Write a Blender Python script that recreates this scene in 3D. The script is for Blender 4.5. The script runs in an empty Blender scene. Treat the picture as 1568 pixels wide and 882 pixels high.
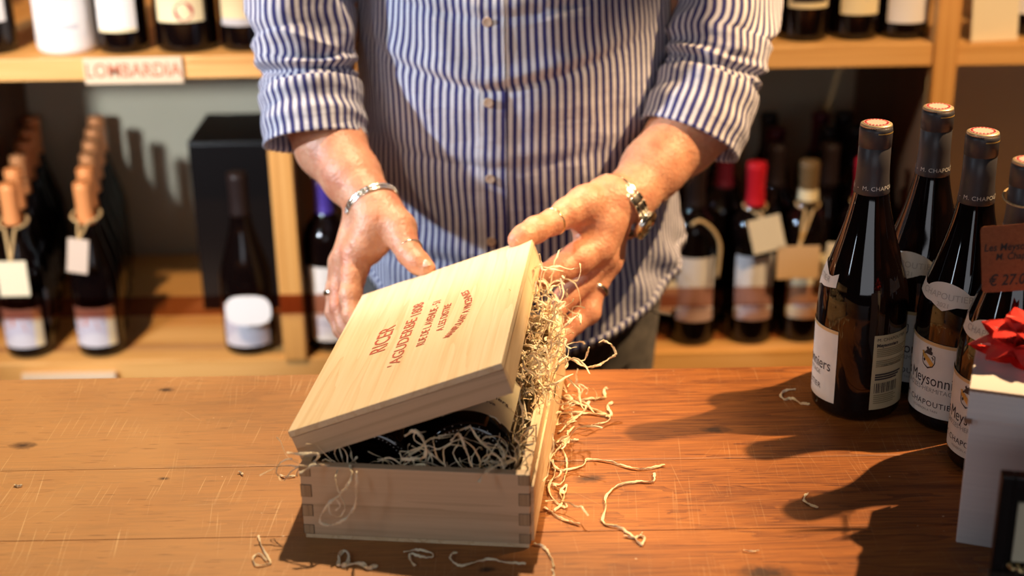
import bpy, bmesh, math, random
import numpy as np
from math import sin, cos, pi, radians, atan2, sqrt
from mathutils import Vector, Matrix, Euler, noise

random.seed(7); rng = np.random.default_rng(7)
scene = bpy.context.scene
COL = scene.collection

# ------------------------------------------------------------------ camera
FPX, PITCH, ROLL, CAMH = 2283.0, radians(22.09), radians(0.98), 0.705
cF = Vector((0, cos(PITCH), -sin(PITCH)))
_r0 = Vector((1, 0, 0)); _u0 = Vector((0, sin(PITCH), cos(PITCH)))
cU = _u0 * cos(ROLL) + _r0 * sin(ROLL)
cR = _r0 * cos(ROLL) - _u0 * sin(ROLL)
cC = Vector((0, 0, CAMH))
cam_d = bpy.data.cameras.new('camera')
cam_o = bpy.data.objects.new('camera', cam_d); COL.objects.link(cam_o)
cam_d.sensor_width = 36.0; cam_d.sensor_fit = 'HORIZONTAL'
cam_d.lens = FPX / 1568 * 36.0
cam_d.clip_start = 0.05; cam_d.clip_end = 50
cam_d.dof.use_dof = True; cam_d.dof.focus_distance = 1.45; cam_d.dof.aperture_fstop = 2.9
cam_o.matrix_world = Matrix(((cR.x, cU.x, -cF.x, 0), (cR.y, cU.y, -cF.y, 0), (cR.z, cU.z, -cF.z, CAMH), (0, 0, 0, 1)))
scene.camera = cam_o

def at(px, py, Y=None, z=None):
    """world point seen at a pixel of the photograph, on the plane y=Y or z=z"""
    d = cF + cR * ((px - 784) / FPX) - cU * ((py - 441) / FPX)
    t = (Y - cC.y) / d.y if Y is not None else (z - cC.z) / d.z
    return cC + d * t

# ------------------------------------------------------------------ world, lights, exposure
w = bpy.data.worlds.new('room_light'); scene.world = w; w.use_nodes = True
bg = w.node_tree.nodes['Background']; bg.inputs[0].default_value = (1.0, 0.80, 0.62, 1); bg.inputs[1].default_value = 0.012
vs = scene.view_settings
vs.view_transform = 'Standard'; vs.look = 'None'; vs.gamma = 1.0; vs.exposure = -0.13
vs.use_curve_mapping = False

def aim(o, target):
    d = Vector(target) - o.location
    o.rotation_euler = d.to_track_quat('-Z', 'Y').to_euler()
def spot(name, loc, target, W, col, rad, size, blend=0.3):
    l = bpy.data.lights.new(name, 'SPOT'); l.energy = W; l.color = col; l.shadow_soft_size = rad
    l.spot_size = radians(size); l.spot_blend = blend
    o = bpy.data.objects.new(name, l); COL.objects.link(o); o.location = loc; aim(o, target); return o
def area(name, loc, target, W, col, sx, sy):
    l = bpy.data.lights.new(name, 'AREA'); l.energy = W; l.color = col; l.shape = 'RECTANGLE'; l.size = sx; l.size_y = sy
    o = bpy.data.objects.new(name, l); COL.objects.link(o); o.location = loc; aim(o, target); return o
spot('ceiling_spot_right', (1.33, 1.65, 1.6), (0.60, 1.58, 0.12), 330, (1.0, 0.64, 0.32), 0.016, 37, 0.30)
spot('ceiling_spot_back', (-0.03, 2.17, 2.0), (-0.40, 1.27, 0.0), 285, (1.0, 0.72, 0.43), 0.03, 37, 0.55)
area('window_left', (-1.75, 0.30, 1.15), (0.0, 1.7, 0.2), 6, (0.72, 0.85, 1.0), 0.12, 1.1)
area('front_fill', (0.1, -1.1, 0.55), (0.1, 1.3, 0.1), 7.5, (0.92, 0.93, 1.0), 1.6, 0.7)  # added soft fill from behind the camera, lifts the upright front faces
spot('cool_spot_left', (-2.10, 1.50, 1.08), (-0.16, 1.76, 0.24), 250, (0.70, 0.84, 1.0), 0.05, 20, 0.4)
spot('cool_spot_shelf', (-1.22, 0.75, 0.58), (-0.54, 2.50, -0.11), 150, (0.84, 0.92, 1.0), 0.06, 27, 0.4)
spot('ceiling_spot_hands', (-1.10, 0.95, 1.60), (0.05, 1.56, 0.12), 48, (1.0, 0.78, 0.54), 0.03, 19, 0.6)
spot('ceiling_spot_shelf', (-0.95, 0.9, 1.7), (-0.74, 2.32, 0.05), 200, (1.0, 0.66, 0.35), 0.04, 42, 0.5)
spot('ceiling_spot_shelf_right', (1.0, 0.8, 1.7), (0.62, 2.3, 0.1), 230, (1.0, 0.64, 0.32), 0.04, 34, 0.5)

# ------------------------------------------------------------------ helpers
def link(o, parent=None):
    COL.objects.link(o)
    if parent is not None: o.parent = parent
    return o
def tag(o, label, cat, group=None):
    o['label'] = label; o['category'] = cat
    if group: o['group'] = group
    return o
def thing(name, label, cat, loc=(0, 0, 0), rot=(0, 0, 0), group=None):
    o = bpy.data.objects.new(name, None); COL.objects.link(o); o.empty_display_size = 0.02
    o.location = loc; o.rotation_euler = rot
    return tag(o, label, cat, group)
class MB:
    """collects shapes into one mesh"""
    def __init__(s): s.v = []; s.f = []; s.uv = []; s.mi = []; s.hasuv = False
    def add(s, vs_, fs_, mi=0, uvs=None):
        n = len(s.v); s.v += [tuple(v) for v in vs_]; s.f += [tuple(i + n for i in f) for f in fs_]
        s.mi += [mi] * len(fs_)
        if uvs is not None: s.hasuv = True; s.uv += [tuple(u) for u in uvs]
        else: s.uv += [(0, 0)] * len(vs_)
        return s
    def box(s, x0, x1, y0, y1, z0, z1, mi=0, bev=0.0, M=None):
        bm = bmesh.new(); bmesh.ops.create_cube(bm, size=1)
        for v in bm.verts: v.co = Vector(((x0 + x1) / 2 + v.co.x * (x1 - x0), (y0 + y1) / 2 + v.co.y * (y1 - y0), (z0 + z1) / 2 + v.co.z * (z1 - z0)))
        if bev: bmesh.ops.bevel(bm, geom=bm.edges[:], offset=bev, segments=2, affect='EDGES', profile=0.6)
        if M is not None: bm.transform(M)
        bm.verts.index_update()
        s.add([v.co[:] for v in bm.verts], [[v.index for v in f.verts] for f in bm.faces], mi); bm.free(); return s
    def lathe(s, prof, n=32, mi=0, M=None, caps=True):
        V = []; F = []
        for r, z in prof:
            for k in range(n):
                a = 2 * pi * k / n; V.append(Vector((r * cos(a), r * sin(a), z)))
        for i in range(len(prof) - 1):
            for k in range(n):
                F.append((i * n + k, i * n + (k + 1) % n, (i + 1) * n + (k + 1) % n, (i + 1) * n + k))
        if caps:
            F.append(tuple(reversed(range(n)))); F.append(tuple(range((len(prof) - 1) * n, len(prof) * n)))
        if M is not None: V = [M @ v for v in V]
        return s.add(V, F, mi)
    def tube(s, pts, r, n=8, mi=0, flat=1.0, twist=0.0, closed=False):
        pts = [Vector(p) for p in pts]; m = len(pts); V = []; F = []
        rs = r if isinstance(r, (list, tuple)) else [r] * m
        T0 = (pts[1] - pts[0]).normalized(); up = Vector((0, 0, 1)) if abs(T0.z) < 0.9 else Vector((1, 0, 0))
        N = (up - T0 * up.dot(T0)).normalized()
        for i, p in enumerate(pts):
            if closed: T = (pts[(i + 1) % m] - pts[i - 1]).normalized()
            else: T = (pts[min(i + 1, m - 1)] - pts[max(i - 1, 0)]).normalized()
            N = N - T * N.dot(T)
            N = N.normalized() if N.length > 1e-6 else T.orthogonal().normalized()
            B = T.cross(N); tw = twist * i
            for k in range(n):
                a = 2 * pi * k / n
                q = Vector((cos(a), sin(a) * flat)); ct, st = cos(tw), sin(tw)
                V.append(p + (N * (q.y * ct + q.x * st) + B * (q.x * ct - q.y * st)) * rs[i])
        for i in range(m if closed else m - 1):
            for k in range(n):
                j = (i + 1) % m
                F.append((i * n + k, i * n + (k + 1) % n, j * n + (k + 1) % n, j * n + k))
        if not closed: F.append(tuple(reversed(range(n)))); F.append(tuple(range((m - 1) * n, m * n)))
        return s.add(V, F, mi)
    def mesh(s, name, mats, smooth=False):
        me = bpy.data.meshes.new(name); me.from_pydata(s.v, [], s.f); me.validate(clean_customdata=False)
        for m in (mats if isinstance(mats, (list, tuple)) else [mats]): me.materials.append(m)
        if len(me.polygons) == len(s.mi): me.polygons.foreach_set('material_index', s.mi)
        if smooth: me.polygons.foreach_set('use_smooth', [True] * len(me.polygons))
        if s.hasuv:
            l = me.uv_layers.new(name='UVMap'); u = np.array(s.uv, dtype=np.float32)
            idx = np.zeros(len(me.loops), dtype=np.int32); me.loops.foreach_get('vertex_index', idx)
            l.data.foreach_set('uv', u[idx].ravel())
        me.update(); return me
    def build(s, name, mats, parent=None, smooth=False, autos=False):
        o = link(bpy.data.objects.new(name, s.mesh(name, mats, smooth)), parent)
        if autos:
            o.data.polygons.foreach_set('use_smooth', [True] * len(o.data.polygons))
            bm = bmesh.new(); bm.from_mesh(o.data)
            for e in bm.edges:
                if len(e.link_faces) == 2 and e.calc_face_angle(0) > radians(35): e.smooth = False
            bm.to_mesh(o.data); bm.free()
        return o
def dup_tree(o, parent=None):
    c = o.copy(); COL.objects.link(c)
    if parent is not None: c.parent = parent
    for ch in list(o.children): dup_tree(ch, c)
    return c
def lerp(a, b, t): return a + (b - a) * t
def interp(x, xs, ys): return float(np.interp(x, xs, ys))
def spline(pts, n):
    """Catmull-Rom through points"""
    P = [Vector(p) for p in pts]; P = [P[0] * 2 - P[1]] + P + [P[-1] * 2 - P[-2]]; out = []
    m = len(P) - 3
    for i in range(n):
        t = i / (n - 1) * m; k = min(int(t), m - 1); t -= k
        a, b, c, d = P[k:k + 4]
        out.append(0.5 * ((2 * b) + (c - a) * t + (2 * a - 5 * b + 4 * c - d) * t * t + (3 * b - a - 3 * c + d) * t ** 3))
    return out

# ------------------------------------------------------------------ materials
MATS = {}
def mat(name, color=(0.5, 0.5, 0.5), rough=0.5, metal=0.0, spec=0.5, **kw):
    if name in MATS: return MATS[name]
    m = bpy.data.materials.new(name); m.use_nodes = True; b = m.node_tree.nodes['Principled BSDF']
    b.inputs['Base Color'].default_value = (*color, 1); b.inputs['Roughness'].default_value = rough
    b.inputs['Metallic'].default_value = metal; b.inputs['Specular IOR Level'].default_value = spec
    for k, v in kw.items(): b.inputs[k.replace('_', ' ')].default_value = v
    MATS[name] = m; return m
class NT:
    def __init__(s, m): s.t = m.node_tree; s.b = s.t.nodes['Principled BSDF']
    def n(s, typ, **kw):
        x = s.t.nodes.new(typ)
        for k, v in kw.items():
            if k.startswith('i_'): x.inputs[int(k[2:])].default_value = v
            elif k.startswith('_'): x.inputs[k[1:].replace('_', ' ')].default_value = v
            else: setattr(x, k, v)
        return x
    def l(s, a, b): s.t.links.new(a, b)
    def math(s, op, a, b=None, c=None):
        x = s.n('ShaderNodeMath', operation=op)
        for i, q in enumerate((a, b, c)):
            if q is None: continue
            if isinstance(q, (int, float)): x.inputs[i].default_value = q
            else: s.l(q, x.inputs[i])
        return x.outputs[0]
    def ramp(s, src, stops):
        r = s.n('ShaderNodeValToRGB'); e = r.color_ramp.elements
        while len(e) < len(stops): e.new(0.5)
        for i, (p, c) in enumerate(stops): e[i].position = p; e[i].color = (*c, 1) if len(c) == 3 else c
        s.l(src, r.inputs[0]); return r.outputs[0]
    def mix(s, fac, a, b, typ='MIX'):
        x = s.n('ShaderNodeMix', data_type='RGBA', blend_type=typ)
        for sock, q in ((x.inputs[0], fac), (x.inputs[6], a), (x.inputs[7], b)):
            if isinstance(q, (int, float)): sock.default_value = q
            elif isinstance(q, tuple): sock.default_value = (*q, 1)
            else: s.l(q, sock)
        return x.outputs[2]
    def noise(s, vec, scale, detail=3, rough=0.5, dist=0.0):
        x = s.n('ShaderNodeTexNoise', _Scale=scale, _Detail=detail, _Roughness=rough, _Distortion=dist)
        if vec is not None: s.l(vec, x.inputs['Vector'])
        return x.outputs['Fac']
    def mapping(s, vec, scale=(1, 1, 1), rot=(0, 0, 0), loc=(0, 0, 0)):
        x = s.n('ShaderNodeMapping'); x.inputs['Scale'].default_value = scale
        x.inputs['Rotation'].default_value = rot; x.inputs['Location'].default_value = loc
        s.l(vec, x.inputs['Vector']); return x.outputs[0]
    def bump(s, h, strength, dist=0.001):
        x = s.n('ShaderNodeBump', _Strength=strength, _Distance=dist); s.l(h, x.inputs['Height']); s.l(x.outputs[0], s.b.inputs['Normal'])
    def obj(s): return s.n('ShaderNodeTexCoord').outputs['Object']
    def col(s, c): s.l(c, s.b.inputs['Base Color'])

def pine(name, c1, c2, c3, axis='Y', scale=1.0, rough=0.5, jitter=True):
    """wood with grain along an axis"""
    m = mat(name, rough=rough); t = NT(m); o = t.obj()
    if jitter:
        oi = t.n('ShaderNodeObjectInfo'); va = t.n('ShaderNodeVectorMath', operation='ADD')
        sc_ = t.n('ShaderNodeVectorMath', operation='SCALE'); cx = t.n('ShaderNodeCombineXYZ')
        for i in range(3): t.l(oi.outputs['Random'], cx.inputs[i])
        t.l(cx.outputs[0], sc_.inputs[0]); sc_.inputs['Scale'].default_value = 7.0
        t.l(o, va.inputs[0]); t.l(sc_.outputs[0], va.inputs[1]); o = va.outputs[0]
    st = {'X': (.5, 12, 12), 'Y': (12, .5, 12), 'Z': (12, 12, .5)}[axis]
    st2 = {'X': (3, 150, 150), 'Y': (150, 3, 150), 'Z': (150, 150, 3)}[axis]
    v = t.mapping(o, tuple(q * scale for q in st)); v2 = t.mapping(o, tuple(q * scale for q in st2))
    n1 = t.noise(v, 2.2, 3, 0.5, 0.25)
    rings = t.math('FRACT', t.math('MULTIPLY', n1, 7.0))
    rings = t.math('POWER', rings, 2.5)
    fine = t.noise(v2, 2.0, 4, 0.6)
    f = t.math('ADD', t.math('MULTIPLY', rings, 0.30), t.math('MULTIPLY', fine, 0.75))
    t.col(t.ramp(f, [(0.18, c1), (0.5, c2), (0.85, c3)]))
    t.bump(fine, 0.25, 0.0006); return m
M_pine = pine('pale_pine', (0.84, 0.66, 0.42), (0.77, 0.57, 0.33), (0.62, 0.41, 0.20), 'Y')
M_pineX = pine('pale_pine_crosswise', (0.70, 0.52, 0.33), (0.62, 0.45, 0.28), (0.48, 0.33, 0.19), 'X')
M_pineTop = pine('pale_pine_lid', (0.86, 0.72, 0.50), (0.80, 0.63, 0.39), (0.70, 0.50, 0.27), 'Y', 1.2)
M_endgrain = pine('pine_end_grain', (0.50, 0.36, 0.21), (0.42, 0.29, 0.16), (0.30, 0.19, 0.10), 'Z', 2)
M_shelf = pine('orange_shelf_pine', (0.80, 0.46, 0.17), (0.70, 0.37, 0.11), (0.52, 0.24, 0.06), 'X', 0.6)
M_shelfZ = pine('orange_upright_pine', (0.76, 0.42, 0.14), (0.66, 0.33, 0.09), (0.50, 0.22, 0.05), 'Z', 0.6)
M_dkwood = pine('dark_brown_divider_wood', (0.17, 0.075, 0.03), (0.12, 0.05, 0.02), (0.07, 0.028, 0.012), 'Z', 0.5)

# counter planks
M_counter = mat('worn_orange_counter_wood', rough=0.38); t = NT(M_counter)
geo = t.n('ShaderNodeNewGeometry'); P = geo.outputs['Position']
v = t.mapping(P, (1.2, 14, 1)); n1 = t.noise(v, 2.0, 4, 0.55, 1.2)
rings = t.math('POWER', t.math('FRACT', t.math('MULTIPLY', n1, 7.0)), 2.0)
fine = t.noise(t.mapping(P, (8, 220, 1)), 2.0, 5, 0.65)
broad = t.noise(t.mapping(P, (1.2, 3.0, 1)), 1.6, 2, 0.5)
f = t.math('ADD', t.math('ADD', t.math('MULTIPLY', rings, 0.16), t.math('MULTIPLY', fine, 0.62)), t.math('MULTIPLY', broad, 0.45))
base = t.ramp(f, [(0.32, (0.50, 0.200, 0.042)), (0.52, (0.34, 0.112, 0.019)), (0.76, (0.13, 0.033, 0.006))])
# paler zone on the left
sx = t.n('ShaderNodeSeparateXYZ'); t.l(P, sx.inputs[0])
left_zone = t.n('ShaderNodeMapRange', _From_Min=0.12, _From_Max=-0.35); t.l(sx.outputs[0], left_zone.inputs[0])
wn = t.math('MULTIPLY', left_zone.outputs[0], t.math('ADD', t.noise(P, 5.0, 3), 0.25))
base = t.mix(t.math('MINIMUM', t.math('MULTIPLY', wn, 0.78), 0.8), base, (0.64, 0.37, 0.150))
# knots and dark spots
for (kx, ky, kr) in [(903, 733, 0.010), (35, 682, 0.009), (1335, 590, 0.008), (255, 597, 0.006), (745, 872, 0.006), (1095, 658, 0.010), (1170, 878, 0.016), (250, 733, 0.004)]:
    k = at(kx, ky, z=0)
    vd = t.n('ShaderNodeVectorMath', operation='DISTANCE'); vm = t.mapping(P, (0.55, 1, 0), (0, 0, 0), (-k.x * 0.55, -k.y, 0))
    t.l(vm, vd.inputs[0]); vd.inputs[1].default_value = (0, 0, 0)
    q = t.math('ADD', vd.outputs['Value'], t.math('MULTIPLY', t.math('SUBTRACT', t.noise(P, 120, 2), 0.5), kr * 0.9))
    mr = t.n('ShaderNodeMapRange', _From_Min=kr, _From_Max=kr * 0.25); t.l(q, mr.inputs[0])
    base = t.mix(t.math('MULTIPLY', mr.outputs[0], 0.95), base, (0.045, 0.015, 0.006))
# scratches: thin pale lines running towards the edge of the counter
for (ang, sc, thr, seed) in [(0.06, 60, 0.675, 0.0), (-0.12, 45, 0.685, 3.1), (0.02, 80, 0.69, 1.3), (0.5, 55, 0.72, 5.7), (-0.75, 50, 0.75, 8.2), (1.5, 48, 0.74, 2.2)]:
    vv = t.mapping(t.mapping(P, (1, 1, 0), (0, 0, ang)), (1, 0.012, 0), (0, 0, 0), (seed, seed, 0))
    nn = t.noise(vv, sc * 11, 1.0, 0.3)
    mr = t.n('ShaderNodeMapRange', _From_Min=thr, _From_Max=thr + 0.03); t.l(nn, mr.inputs[0])
    gate = t.n('ShaderNodeMapRange', _From_Min=0.48, _From_Max=0.60); t.l(t.noise(t.mapping(P, (1, 1, 1), (0, 0, 0), (seed * 2, 0, 0)), 7, 2), gate.inputs[0])
    base = t.mix(t.math('MULTIPLY', t.math('MULTIPLY', t.math('MULTIPLY', mr.outputs[0], gate.outputs[0]), t.math('ADD', t.math('MULTIPLY', left_zone.outputs[0], 0.42), 0.16)), 1.0), base, (0.80, 0.56, 0.30))
pit = t.n('ShaderNodeMapRange', _From_Min=0.64, _From_Max=0.72); t.l(t.noise(t.mapping(P, (14, 150, 1)), 2.0, 2, 0.5), pit.inputs[0])
base = t.mix(t.math('MULTIPLY', pit.outputs[0], 0.6), base, (0.16, 0.06, 0.02))
dots = t.n('ShaderNodeMapRange', _From_Min=0.79, _From_Max=0.82); t.l(t.noise(P, 190, 1, 0.5), dots.inputs[0])
base = t.mix(t.math('MULTIPLY', dots.outputs[0], 0.7), base, (0.85, 0.68, 0.45))
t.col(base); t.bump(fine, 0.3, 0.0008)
t.l(t.n('ShaderNodeMapRange', _To_Min=0.30, _To_Max=0.55).outputs[0], t.b.inputs['Roughness'])
M_counter_side = pine('counter_front_wood', (0.35, 0.15, 0.05), (0.28, 0.11, 0.035), (0.18, 0.06, 0.02), 'X', 0.5)

M_glass = mat('dark_wine_glass', (0.010, 0.005, 0.004), 0.045, 0, 0.55)
M_glass2 = mat('dark_shelf_glass', (0.004, 0.002, 0.002), 0.07, 0, 0.45)
t = NT(M_glass)   # amber glow where the wine thins is kept as a slight colour change
t.col(t.ramp(t.noise(t.mapping(t.obj(), (60, 60, 4)), 1.0, 2), [(0.60, (0.004, 0.002, 0.002)), (0.85, (0.025, 0.008, 0.003))]))
M_label = mat('cream_label_paper', rough=0.6); t = NT(M_label)
t.col(t.ramp(t.noise(t.obj(), 60, 3), [(0.3, (0.74, 0.72, 0.66)), (0.7, (0.80, 0.78, 0.72))]))
M_labelgold = mat('gold_label_band', (0.62, 0.47, 0.24), 0.45, 0.2)
M_backlabel = mat('yellowish_back_label', (0.50, 0.47, 0.30), 0.55)
M_ink = mat('dark_print_ink', (0.035, 0.03, 0.035), 0.6)
M_inkgrey = mat('grey_print_ink', (0.32, 0.31, 0.29), 0.6)
M_inkpale = mat('pale_embossed_print', (0.50, 0.48, 0.44), 0.55)
M_foil = mat('charcoal_foil', (0.050, 0.046, 0.052), 0.40, 0.0, 0.5)
M_foilwhite = mat('silver_foil_print', (0.72, 0.70, 0.66), 0.4, 0.1)
M_capgold = mat('gold_cap_rim', (0.75, 0.58, 0.36), 0.35, 0.6)
M_cappink = mat('pink_cap_top', (0.80, 0.50, 0.44), 0.45)
M_capred = mat('red_cap_print', (0.55, 0.05, 0.07), 0.4)
M_gold = mat('gold_ink', (0.62, 0.40, 0.10), 0.4, 0.3)
M_tagbrown = mat('brown_kraft_tag', rough=0.75); t = NT(M_tagbrown)
t.col(t.ramp(t.noise(t.obj(), 260, 3, 0.7), [(0.3, (0.22, 0.060, 0.016)), (0.7, (0.30, 0.090, 0.028))]))
M_tagcream = mat('cream_tag_card', (0.80, 0.70, 0.50), 0.7)
M_tagtan = mat('tan_tag_card', (0.72, 0.48, 0.26), 0.7)
M_tagpink = mat('pale_beige_tag_card', (0.66, 0.52, 0.42), 0.7)
M_jute = mat('jute_twine', rough=0.9); t = NT(M_jute)
t.col(t.ramp(t.noise(t.obj(), 500, 2), [(0.3, (0.42, 0.27, 0.11)), (0.7, (0.72, 0.52, 0.27))]))
M_stamp = mat('red_stamp_ink', (0.50, 0.11, 0.07), 0.6)
M_straw = mat('pale_wood_wool', rough=0.6); t = NT(M_straw)
t.col(t.ramp(t.noise(t.obj(), 25, 2), [(0.3, (0.90, 0.80, 0.60)), (0.58, (0.86, 0.71, 0.46)), (0.78, (0.60, 0.38, 0.14))]))
t.b.inputs['Subsurface Weight'].default_value = 0.15; t.b.inputs['Subsurface Radius'].default_value = (0.003, 0.002, 0.001); 
M_card = mat('white_gift_cardboard', rough=0.7); t = NT(M_card)
t.col(t.ramp(t.noise(t.mapping(t.obj(), (3, 3, 120)), 2, 2), [(0.3, (0.70, 0.67, 0.66)), (0.7, (0.76, 0.73, 0.71))]))
M_cardedge = mat('brown_corrugated_edge', (0.28, 0.14, 0.08), 0.8)
M_bow = mat('glossy_red_ribbon', (0.78, 0.055, 0.045), 0.22, 0.0, 0.6)
M_black = mat('black_lacquer', (0.006, 0.004, 0.004), 0.35, 0, 0.3)
M_silver = mat('polished_steel', (0.72, 0.69, 0.62), 0.2, 1.0)
M_steeldark = mat('brushed_steel', (0.45, 0.42, 0.37), 0.32, 1.0)
M_goldring = mat('gold_metal', (0.85, 0.66, 0.32), 0.22, 1.0)
M_dial = mat('champagne_dial', (0.42, 0.33, 0.20), 0.3, 0.5)
M_button = mat('tan_button', (0.62, 0.46, 0.34), 0.4)
M_wall = mat('greenish_beige_plaster', rough=0.9); t = NT(M_wall)
t.col(t.ramp(t.noise(t.obj(), 3, 4), [(0.3, (0.50, 0.46, 0.33)), (0.7, (0.56, 0.51, 0.38))]))
M_floor = mat('brown_floor', (0.16, 0.09, 0.05), 0.6)
M_copper = mat('copper_foil', (0.90, 0.36, 0.13), 0.33, 0.25)
M_redfoil = mat('red_foil', (0.62, 0.015, 0.03), 0.3, 0.2)
M_bluefoil = mat('violet_blue_foil', (0.08, 0.05, 0.38), 0.35, 0.2)
M_blackfoil = mat('black_foil', (0.02, 0.012, 0.012), 0.35, 0.1)
M_wine = mat('burgundy_foil', (0.12, 0.01, 0.025), 0.35, 0.2)
M_brownfoil = mat('olive_brown_foil', (0.20, 0.13, 0.06), 0.35, 0.3)
M_whitelab = mat('white_shelf_label', (0.80, 0.78, 0.78), 0.55)
M_yellab = mat('ivory_shelf_label', (0.84, 0.72, 0.45), 0.55)
M_violab = mat('lilac_grey_label', (0.60, 0.57, 0.63), 0.55)
M_orgprint = mat('rust_label_print', (0.62, 0.18, 0.08), 0.6)
M_tanprint = mat('tan_label_print', (0.55, 0.42, 0.36), 0.6)
M_greyprint = mat('soft_grey_label_print', (0.55, 0.54, 0.58), 0.6)
M_whitebottle = mat('white_wrapped_bottle', (0.82, 0.80, 0.80), 0.4)
M_jeans = mat('dark_grey_denim', rough=0.85); t = NT(M_jeans)
t.col(t.ramp(t.noise(t.obj(), 45, 4, 0.6), [(0.3, (0.07, 0.065, 0.065)), (0.7, (0.17, 0.155, 0.14))]))
t.bump(t.noise(t.obj(), 700, 2), 0.4, 0.0006)

# skin
M_skin = mat('warm_skin', rough=0.47); t = NT(M_skin); o_ = t.obj()
nA = t.noise(o_, 22, 4, 0.6); nB = t.noise(o_, 140, 3, 0.6); nC = t.noise(o_, 600, 2, 0.5)
sk = t.ramp(nA, [(0.30, (0.66, 0.27, 0.145)), (0.50, (0.74, 0.37, 0.22)), (0.72, (0.60, 0.21, 0.115))])
sk = t.mix(t.math('MULTIPLY', t.ramp(nB, [(0.45, (0, 0, 0)), (0.75, (1, 1, 1))]), 0.35), sk, (0.60, 0.22, 0.13))
t.col(sk); t.b.inputs['Subsurface Weight'].default_value = 0.22
t.b.inputs['Subsurface Radius'].default_value = (0.012, 0.004, 0.002); t.b.inputs['Subsurface Scale'].default_value = 1.0
vor = t.n('ShaderNodeTexVoronoi', _Scale=260); t.l(o_, vor.inputs['Vector'])
t.bump(t.math('ADD', t.math('MULTIPLY', nB, 1.2), t.math('MULTIPLY', vor.outputs['Distance'], 0.5)), 0.55, 0.0016)
M_nail = mat('fingernail', (0.80, 0.52, 0.42), 0.25, 0, 0.6)
M_hair = mat('fair_arm_hair', (0.55, 0.36, 0.20), 0.5)
M_headhair = mat('grey_brown_hair', (0.12, 0.09, 0.07), 0.6)

# striped shirt cloth: stripes from the cloth's own width coordinate (metres)
def shirt_mat(name):
    m = mat(name, rough=0.8); t = NT(m)
    uv = t.n('ShaderNodeUVMap', uv_map='UVMap').outputs[0]; s = t.n('ShaderNodeSeparateXYZ'); t.l(uv, s.inputs[0])
    wob = t.math('MULTIPLY', t.math('SUBTRACT', t.noise(uv, 30, 2), 0.5), 0.0012)
    u = t.math('DIVIDE', t.math('ADD', s.outputs[0], wob), 0.0098)
    fr = t.math('FRACT', t.math('ADD', u, 200.0)); tri = t.math('ABSOLUTE', t.math('SUBTRACT', fr, 0.5))
    mr = t.n('ShaderNodeMapRange', _From_Min=0.225, _From_Max=0.270); t.l(tri, mr.inputs[0])
    t.col(t.mix(mr.outputs[0], (0.028, 0.028, 0.165), (0.72, 0.71, 0.76)))
    t.b.inputs['Sheen Weight'].default_value = 0.15
    weave = t.noise(t.mapping(uv, (1, 1, 1)), 1600, 1)
    fold = t.noise(t.mapping(uv, (14, 34, 1)), 1.0, 3, 0.55, 0.5)
    t.bump(t.math('ADD', t.math('MULTIPLY', weave, 0.15), t.math('MULTIPLY', fold, 1.6)), 0.6, 0.004)
    return m
M_shirt = shirt_mat('blue_white_striped_cotton')

# ------------------------------------------------------------------ text and curved patches
def text_mesh(txt, size=1.0, align='CENTER', bold=0.0, shear=0.0, spacing=1.0):
    cu = bpy.data.curves.new('t', 'FONT'); cu.body = txt; cu.size = size; cu.align_x = align; cu.align_y = 'CENTER'
    cu.resolution_u = 3; cu.offset = bold; cu.shear = shear; cu.space_character = spacing
    o = bpy.data.objects.new('t', cu); COL.objects.link(o); dg = bpy.context.evaluated_depsgraph_get(); dg.update()
    me = bpy.data.meshes.new_from_object(o.evaluated_get(dg))
    V = [tuple(v.co[:2]) for v in me.vertices]; F = [tuple(p.vertices) for p in me.polygons]
    bpy.data.objects.remove(o); bpy.data.curves.remove(cu); bpy.data.meshes.remove(me)
    return V, F
def put2d(mb, VF, fn, mi=0):
    V, F = VF; mb.add([fn(a, b) for a, b in V], F, mi); return mb
def prof_r(prof, z):
    zs = [p[1] for p in prof]; rs = [p[0] for p in prof]; return float(np.interp(z, zs, rs))
def wrapper(prof, ang0, rref, zc, eps, tilt=0.0):
    def fn(s, h):
        s2, h2 = s * cos(tilt) - h * sin(tilt), s * sin(tilt) + h * cos(tilt)
        z = zc + h2; r = prof_r(prof, z) + eps; a = ang0 + s2 / rref
        return (r * cos(a), r * sin(a), z)
    return fn
def patch(mb, fn, s0, s1, lo, hi, ns=28, nh=8, mi=0):
    V = []; F = []
    for i in range(ns + 1):
        s = lerp(s0, s1, i / ns); a, b = lo(s), hi(s)
        for j in range(nh + 1): V.append(fn(s, lerp(a, b, j / nh)))
    for i in range(ns):
        for j in range(nh): k = i * (nh + 1) + j; F.append((k, k + nh + 1, k + nh + 2, k + 1))
    mb.add(V, F, mi)
def poly(mb, fn, pts, mi=0):
    mb.add([fn(a, b) for a, b in pts], [tuple(range(len(pts)))], mi)
def line2d(mb, fn, pts, wd, mi=0):
    for (a, b), (c, d) in zip(pts[:-1], pts[1:]):
        L = sqrt((c - a) ** 2 + (d - b) ** 2) or 1; nx, ny = -(d - b) / L * wd / 2, (c - a) / L * wd / 2
        poly(mb, fn, [(a + nx, b + ny), (a - nx, b - ny), (c - nx, d - ny), (c + nx, d + ny)], mi)
# ------------------------------------------------------------------ the setting
def struct(o): o['kind'] = 'structure'; return o
struct(MB().box(-2.6, 2.6, 2.70, 2.76, -0.95, 1.75).build('wall_back', M_wall))
struct(MB().box(-2.6, 2.6, -1.2, 2.76, -1.0, -0.95).build('floor', M_floor))

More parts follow.
